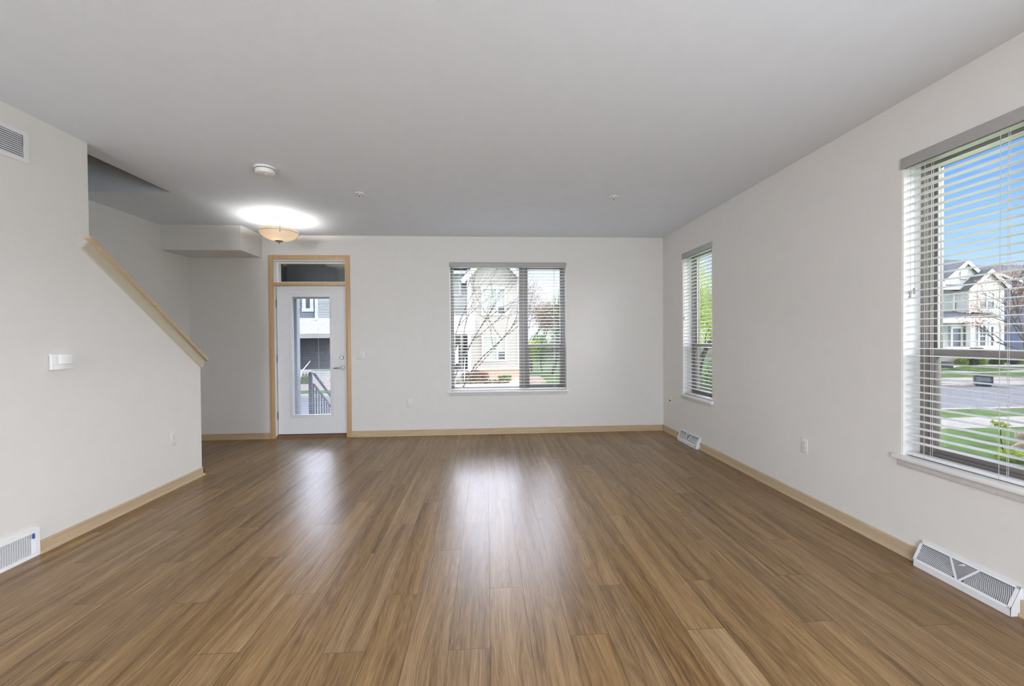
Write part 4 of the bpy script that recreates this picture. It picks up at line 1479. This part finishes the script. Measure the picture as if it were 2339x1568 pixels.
# porch
pzr, pze = Wp(2180, 714).z, Wp(2180, 727, YW - 1.4).z
mb = MB()
mb.prism([(YW + .4, pzr), (YW - 1.6, pze), (YW - 1.6, pze + .10), (YW + .4, pzr + .10)], 0, xl, Wp(2225, 720).x)
a, b_ = Wp(2225, 720).x, Wp(2275, 727, YW - 1.4).x
for q in ((0,),):
    vs = [mb.bm.verts.new(Vector(p)) for p in ((a, YW - 1.6, pze), (a, YW + .1, pzr - .05), (b_, YW - .05, pze), (b_, YW - 1.6, pze), (a, YW - 1.6, pze + .1), (a, YW + .1, pzr + .05))]
    f = [mb.bm.faces.new((vs[4], vs[3], vs[2], vs[5])), mb.bm.faces.new((vs[0], vs[1], vs[2], vs[3])), mb.bm.faces.new((vs[0], vs[3], vs[4]))]
mb.build('porch_roof', M_SHINGLE, wh, smooth=False)
zbm = Wp(2180, 738, YW - 1.4).z
mb = MB(); mb.box(xl, b_ + .1, YW - 1.68, YW - 1.55, zbm, pze); mb.build('porch_beam', M_XTRIM, wh)
mb = MB(); q0, q1 = at(2213, 770, 1, YW - 1.5).x, at(2222, 770, 1, YW - 1.5).x; mb.box(q0, q1, YW - 1.62, YW - 1.3, gz, zbm); mb.box(q0 - .06, q1 + .06, YW - 1.68, YW - 1.24, zbm - .16, zbm); mb.build('porch_column', M_XTRIM, wh)
mb = MB(); mb.box(xl, xm + 1.2, YW - 1.6, YW + .4, gz, at(2180, 793, 1, YW - 1.5).z); mb.build('porch_deck', M_CONC2, wh)
d0_, d1_ = Wp(2176, 770, YW + .3), Wp(2194, 770, YW + .3)
dzt = Wp(2180, 751, YW + .3).z
mb = MB(); mb.box(d0_.x - .16, d0_.x, YW + .28, YW + .4, gz, dzt + .2); mb.box(d1_.x, d1_.x + .22, YW + .28, YW + .4, gz, dzt + .2); mb.box(d0_.x, d1_.x, YW + .28, YW + .4, dzt, dzt + .2)
mb.build('door_trim', M_XTRIM, wh)
mb = MB(); mb.box(d0_.x, d1_.x, YW + .32, YW + .38, gz, dzt); mb.build('front_door', mat('slate_blue_door', (.10, .12, .16), .4, .4), wh)

nh = thing('navy_house', 'navy blue house with a grey roof right of the white house', 'house', (0, 0, 0))
YV = 37.0
Vp = lambda px, py: at(px, py, 1, YV)
nx0, nx1 = Vp(2270, 700).x, Vp(2480, 700).x
zv0, zv1, zvr = gz, Vp(2300, 660).z, at(2300, 609, 1, YV + 4).z
mb = lap(MB(), nx0, nx1, YV, zv0, zv1 + .1, .2); mb.build('siding', M_NAVY, nh)
mb = MB(); mb.box(nx0, nx1, YV + .03, YV + 9, zv0, zv1); mb.build('house_body', M_NAVY, nh, smooth=False)
mb = MB(); mb.prism([(YV - .6, zv1), (YV + 4, zvr), (YV + 9.6, zv1), (YV + 9.6, zv1 + .15), (YV + 4, zvr + .15), (YV - .6, zv1 + .15)], 0, Vp(2225, 700).x, nx1 + .5)
mb.build('roof', M_SHINGLE, nh)
q = at(2271, 625, 1, YV - 2), at(2336, 646, 1, YV - 2)
mb = MB(); mb.prism([(q[0].x, q[0].z), (q[1].x, q[1].z), (q[1].x, q[1].z + .22), (q[0].x, q[0].z + .22)], 1, YV - 2, YV - 1.9); mb.build('rake_board', M_XTRIM, nh)
mb = MB(); mb.prism([(q[0].x, q[0].z), (q[1].x, q[1].z), (q[1].x, zv0), (q[0].x, zv0)], 1, YV - 1.9, YV - .02); mb.build('side_wing', M_NAVY, nh)
house_window(nh, Vp(2331, 770).x, Vp(2346, 770).x, YV - 1.96, Vp(2330, 790).z, Vp(2330, 745).z, shade=False)

# grey house roof glimpsed behind the tree in the narrow window
gh_ = thing('grey_house', 'pale grey house half hidden behind the leafy tree in the narrow window', 'house', (0, 0, 0))
Gp = lambda px, py: at(px, py, 1, 40)
a, b_ = Gp(1600, 700), Gp(1700, 700)
zz0, zz1 = Gp(1620, 690).z, Gp(1620, 655).z
mb = lap(MB(), a.x, b_.x, 40, GH, zz0, .2); mb.build('siding', M_GREENGREY, gh_)
mb = MB(); mb.box(a.x, b_.x, 40.03, 48, GH, zz0); mb.build('house_body', M_GREENGREY, gh_, smooth=False)
mb = MB(); mb.prism([(39.4, zz0 - .1), (44, zz1), (48.6, zz0 - .1), (48.6, zz0 + .1), (44, zz1 + .2), (39.4, zz0 + .1)], 0, a.x - .4, b_.x + .4); mb.build('roof', M_SHINGLE, gh_)


# ------------------------------------------------------------------ plants
def leaves(mb, rnd, c, rad, n, size, shell=.35, zmin=None, squash=1.):
    for _ in range(n):
        while True:
            v = Vector((rnd.uniform(-1, 1), rnd.uniform(-1, 1), rnd.uniform(-1, 1)))
            if shell < v.length <= 1: break
        p = Vector(c) + Vector((v.x * rad[0], v.y * rad[1], v.z * rad[2]))
        if zmin is not None and p.z < zmin: continue
        a = Vector((rnd.gauss(0, 1), rnd.gauss(0, 1), rnd.gauss(0, .6))).normalized()
        b = a.cross(Vector((rnd.gauss(0, 1), rnd.gauss(0, 1), rnd.gauss(0, 1)))).normalized()
        s = size * rnd.uniform(.6, 1.35)
        mb.face([p - a * s, p - b * s * .45, p + a * s, p + b * s * .45])


def branch(mb, rnd, p, d, length, r, depth, tips, spread=.5, up=.15, lean=Vector((0, 0, 0)), kids=2, seg=5):
    pts = [p.copy()]
    q = p.copy()
    dd = d.copy()
    n = 4
    for i in range(n):
        dd = (dd + Vector((rnd.gauss(0, .10), rnd.gauss(0, .10), rnd.gauss(0, .06) + up * .18)) + lean * .08).normalized()
        q = q + dd * (length / n)
        pts.append(q.copy())
    mb.tube(pts, r, r * .62, seg=seg, cap=False)
    tips.append((q.copy(), depth))
    if depth <= 0: return
    for k in range(kids + (1 if rnd.random() < .45 else 0)):
        i = rnd.randint(2, n) if k else n
        nd = (dd + Vector((rnd.gauss(0, spread), rnd.gauss(0, spread), rnd.gauss(0, spread * .6) + up)) + lean * .3).normalized()
        branch(mb, rnd, pts[i], nd, length * rnd.uniform(.62, .85), r * .60, depth - 1, tips, spread, up, lean, kids, seg)


def tree(name, label, base, h, r, depth, seed, bark, leaf=None, nleaf=0, lsize=.05, lrad=.4, dirs=None, spread=.5, up=.2, lean=(0, 0, 0), leaf_depth=1, first=.32, kids=2, group=None, leafpart='foliage'):
    rnd = random.Random(seed)
    o = thing(name, label, 'tree', base, 0, group)
    mb = MB()
    tips = []
    for d in (dirs or [(0, 0, 1)]):
        branch(mb, rnd, Vector((0, 0, 0)), Vector(d).normalized(), h * first, r, depth, tips, spread, up, Vector(lean), kids)
    mb.build('trunk', bark, o)
    if leaf:
        mb = MB()
        ends = [t for t, dp in tips if dp <= leaf_depth]
        per = max(1, nleaf // max(1, len(ends)))
        for t in ends:
            leaves(mb, rnd, t, (lrad, lrad, lrad), per, lsize, shell=0)
        mb.build(leafpart, leaf, o, smooth=False)
    return o


def shrub(name, label, base, rad, n, size, leaf, seed, group=None, stems=5):
    rnd = random.Random(seed)
    o = thing(name, label, 'shrub', base, 0, group)
    mb = MB()
    leaves(mb, rnd, (0, 0, rad[2] * .9), rad, n, size, shell=.2, zmin=.0)
    mb.build('foliage', leaf, o, smooth=False)
    mb = MB()
    for k in range(stems):
        a = rnd.uniform(0, 6.28)
        mb.tube([(0, 0, -.05), (math.cos(a) * rad[0] * .3, math.sin(a) * rad[1] * .3, rad[2] * .7), (math.cos(a) * rad[0] * .6, math.sin(a) * rad[1] * .6, rad[2] * 1.3)], size * .12, size * .06, 5)
    mb.build('stems', M_BARK, o)
    return o


# bare multi-stemmed tree in front of the beige house
bt = at(1036, 830, 1, 10.4)
tree('bare_tree', 'leafless leaning tree with several stems in front of the beige house', (bt.x - .22, 10.4, GL - .1), 4.6, .030, 4, 41, M_BARK, dirs=[(.03, 0, 1), (.12, .06, 1), (.22, -.1, 1)], spread=.36, up=.12, lean=(.30, 0, 0), first=.36, kids=2)
# leafy tree outside the narrow window
tb_ = at(1606, 800, 1, 9.9)
tree('leafy_tree', 'fresh yellow-green leafy tree filling the narrow window', (tb_.x, 9.9, GL - .08), 4.6, .06, 4, 5, M_BARKD, M_LEAFY, 15000, .034, .40, dirs=[(.05, 0, 1), (-.25, .1, 1), (.3, -.1, 1)], spread=.5, up=.12, leaf_depth=3, first=.3)
shrub('leafy_shrub', 'green shrub at the foot of the leafy tree outside the narrow window', (tb_.x + .35, 9.6, GL - .08), (.95, .8, .75), 7000, .034, M_LEAFG, 8)
# backdrop right of the beige house


def conifer(label, base, h, r, seed, leaf, n=5200, size=.11):
    rnd = random.Random(seed)
    o = thing('evergreen_tree', label, 'tree', base)
    mb = MB(); mb.tube([(0, 0, -.1), (0, 0, h * .5), (.05, 0, h * .95)], .14, .03, 8); mb.build('trunk', M_BARKD, o)
    mb = MB()
    for k in range(n):
        f = rnd.random() ** .8
        z = h * (.06 + .92 * f)
        rr = r * (1 - f) ** .8 * rnd.uniform(.35, 1.05) + .08
        a = rnd.uniform(0, 6.283)
        p = Vector((rr * math.cos(a), rr * math.sin(a), z - rr * .12))
        d = Vector((math.cos(a), math.sin(a), -.15 + rnd.gauss(0, .25))).normalized()
        t = d.cross(Vector((rnd.gauss(0, .3), rnd.gauss(0, .3), 1))).normalized()
        s = size * rnd.uniform(.6, 1.4)
        mb.face([p - d * s, p - t * s * .4, p + d * s, p + t * s * .4])
    mb.build('foliage', leaf, o, smooth=False)
    return o


for (px, Y, hh, seed, kind, lab) in ((1212, 33.5, 8.6, 21, 'b', 'tall brown twiggy tree beside the beige house roof edge'), (1236, 40, 7.4, 22, 'b', 'lower brown twiggy tree between the tall brown tree and the dark trunk'),
                                     (1263, 27.5, 7.0, 23, 'd', 'dark-trunked spreading tree with sparse buds before the lawn edge'),
                                     (1238, 30.5, 3.0, 25, 'g', 'bright green bushy tree under the brown trees'), (1214, 29.5, 2.3, 26, 'y', 'low yellow-green bush beside the beige house corner')):
    p = at(px, 800, 1, Y)
    b0 = (p.x, Y, GH)
    if kind == 'b':
        tree('bare_tree', lab, b0, hh, .10, 5, seed, M_BARK, M_LEAFB, 9000, .055, .75, spread=.40, up=.25, leaf_depth=2, first=.24)
    elif kind == 'd':
        tree('budding_tree', lab, b0, hh, .13, 5, seed, M_BARKD, M_LEAFY, 700, .05, .5, spread=.5, up=.12, leaf_depth=1, first=.32)
    else:
        tree('green_tree' if kind == 'g' else 'low_tree', lab, b0, hh, .06, 3, seed, M_BARK, M_LEAFY if kind == 'y' else M_LEAFG, 4200, .06, .6, spread=.5, up=.2, leaf_depth=3, first=.34)
for px, Y, hh, rr, lab, lf, sd in ((1288, 34, 7.4, 1.15, 'dark evergreen tree at the right edge of the wide window', M_LEAFD, 24), (1313, 37, 8.0, 1.6, 'dark evergreen tree half hidden by the right edge of the wide window', M_LEAFD, 27),
                                (1272, 44, 6.2, 1.3, 'distant evergreen tree behind the dark-trunked tree', M_LEAFG, 28)):
    p = at(px, 800, 1, Y)
    conifer(lab, (p.x, Y, GH), hh, rr, sd, lf)
HL = ['olive hedge shrub next to the beige house corner', 'brown hedge shrub beyond the lawn, left of centre', 'green hedge shrub beyond the lawn, mid window', 'brown hedge shrub by the dark trunk', 'rusty hedge shrub right of the dark trunk', 'green hedge shrub at the right edge of the wide window']
for i, px in enumerate((1202, 1221, 1240, 1259, 1278, 1297)):
    p = at(px, 800, 1, 48)
    shrub('hedge_shrub', HL[i], (p.x, 48, GH - .05), (.55, .55, 1.15 + .2 * (i % 3)), 1300, .08, [M_LEAFG, M_LEAFB, M_LEAFG, M_LEAFB, M_LEAFO, M_LEAFD][i], 40 + i, 'hedge beyond the lawn')
# planting bed
for i, (px, Y, rx, rz_) in enumerate(((1070, 22.9, .42, .30), (1086, 22.9, .45, .34), (1102, 23.0, .40, .28))):
    p = at(px, 860, 1, Y)
    shrub('rust_shrub', ['left rust-brown shrub in the gravel bed by the porch steps', 'middle rust-brown shrub in the gravel bed', 'right rust-brown shrub in the gravel bed'][i], (p.x, Y, GH + .08), (rx, .35, rz_), 700, .055, M_LEAFO, 60 + i, 'rust-brown shrubs in the gravel bed')
p = at(1154, 866, 1, 22.7)
shrub('dark_green_shrub', 'rounded dark green shrub in the gravel bed under the lower window', (p.x, 22.7, GH + .06), (.42, .35, .22), 900, .045, M_LEAFG, 66)
for i in range(12):
    px = 1046 + i * 10.5
    p = at(px, 880, 1, 22.15)
    o = shrub('grass_tuft', 'small dry olive tuft in the row along the gravel bed edge', (p.x, 22.15 + .06 * (i % 3), GH + .02), (.14, .12, .12), 110, .04, M_TUFT, 80 + i, 'olive tufts along the gravel bed', 3)
p = at(697, 872, 1, 22.8)
shrub('door_view_shrub', 'small bright green shrub beside the row house steps, seen through the door', (p.x, 22.8, GH + .05), (.32, .3, .24), 700, .045, M_LEAFG, 95)
mb = MB()
rnd = random.Random(3)
for k in range(90):
    x = rnd.uniform(-12.4, -10.1); y = rnd.uniform(23.3, 24.0); s = rnd.uniform(.04, .10)
    mb.box(x - s, x + s, y - s, y + s, GH + .12, GH + .22 + s + (y - 23.3) * .25, s * .4, 1)
o = mb.build('rubble', mat('reddish_bed_stone', (.42, .24, .17), .8, .15, var=.3, scale=8))
tag(o, 'reddish stones heaped along the row house porch, seen through the door', 'stones', kind='stuff')
# bushes in front of the white house
for i, px in enumerate((2197, 2220, 2240, 2278, 2312, 2333)):
    p = at(px, 829, 1, 31.0)
    shrub('house_front_shrub', ['round yellow-green shrub below the white house door', 'dark green shrub below the white column', 'wide yellow-green shrub below the double window', 'low yellow-green shrub below the white corner board', 'dark shrub in the stones before the navy house', 'yellow-green shrub at the photo edge before the navy house'][i],
          (p.x, 31.0, GH - .02), (.42 + .12 * (i % 2), .4, .30), 420, .08, M_LEAFD if i in (1, 4) else M_LEAFY if i != 3 else M_LEAFG, 120 + i, 'shrubs before the far houses')
# budding rust-red tree at the photo edge
p = at(2362, 800, 1, 20.6)
tree('budding_red_tree', 'rust-red budding tree in front of the navy house', (p.x, 20.6, GH), 6.0, .09, 5, 31, M_BARK, M_LEAFR, 2600, .05, .34, dirs=[(-.15, 0, 1), (.2, 0, 1), (-.4, .1, 1)], spread=.5, up=.12, leaf_depth=1, first=.34)
# sapling, low plant and stones on our lawn
p = at(2292, 1052, 2, GL - .03)
o = thing('sapling', 'thin young sapling with a few yellow-green leaves on the near lawn', 'sapling', tuple(p))
mb = MB(); mb.tube([(0, 0, -.03), (-.015, 0, .18), (-.05, 0, .36), (-.055, 0, .56)], .009, .005, 6); mb.build('stem', M_BARKD, o)
rnd = random.Random(4)
mb = MB(); leaves(mb, rnd, (-.055, 0, .58), (.13, .12, .06), 70, .035, 0); leaves(mb, rnd, (-.03, 0, .33), (.08, .08, .06), 14, .03, 0); mb.build('foliage', M_LEAFY, o, smooth=False)
p = at(2318, 1056, 2, GL - .02)
shrub('low_plant', 'low yellow-green leafy plant on the near lawn at the photo edge', tuple(p), (.26, .22, .10), 160, .05, M_LEAFY, 140)
for i, (px, py, s) in enumerate(((2333, 1040, .13), (2341, 1026, .12), (2334, 1020, .10))):
    p = at(px, py, 2, GL)
    mb = MB()
    bmesh.ops.create_icosphere(mb.bm, subdivisions=2, radius=s)
    rnd = random.Random(i)
    for v in mb.bm.verts: v.co *= rnd.uniform(.82, 1.1)
    o = mb.build('stone', mat('tan_stone', (.45, .35, .26), .8, .2, var=.2, scale=8))
    o.location = (p.x, p.y, p.z + s * .7 + (.12 if i else 0))
    tag(o, ['lowest tan stone of the little heap on the near lawn', 'right tan stone on top of the little lawn heap', 'left tan stone on top of the little lawn heap'][i], 'stone', 'tan stones heaped on the lawn')

# bin by the far kerb
p = at(2244, 882, 2, GH - .1)
o = thing('trash_bin', 'dark grey-green bin standing open beside the far kerb', 'bin', (p.x, p.y, GH - .12), math.radians(-46))
mb = MB()
mb.prism([(-.26, 0), (.26, 0), (.31, .52), (-.31, .52)], 1, -.28, .28)
mb.build('bin_body', mat('bin_plastic', (.06, .08, .085), .45, .4), o)
mb = MB(); ring(mb, -.32, .32, .18, .56, .07, -.33, -.27, .01); mb.build('bin_rim', mat('bin_rim_plastic', (.10, .125, .135), .4, .4), o)
mb = MB(); mb.box(-.25, .25, -.30, -.275, .25, .49, .01); mb.build('bin_lid', mat('bin_lid_plastic', (.30, .36, .40), .35, .45), o)
for s in (-1, 1):
    mb = MB(); mb.lathe([(0, -.03), (.09, -.03), (.09, .03), (0, .03)], (s * .25, .24, .09), 0, 20); mb.build('wheel', M_DARK, o)
p = at(2150, 841, 2, GH)
o = thing('utility_box', 'low dark box on the white stones left of the grass island', 'box', (p.x, p.y, GH))
mb = MB(); mb.box(-.7, .62, -.3, .3, 0, .42, .03); mb.build('box_body', mat('dark_green_box', (.05, .06, .065), .5, .3), o)
mb = MB(); mb.box(-.72, .64, -.32, .32, .42, .47, .015); mb.build('box_lid', mat('dark_green_lid', (.07, .08, .085), .5, .3), o)
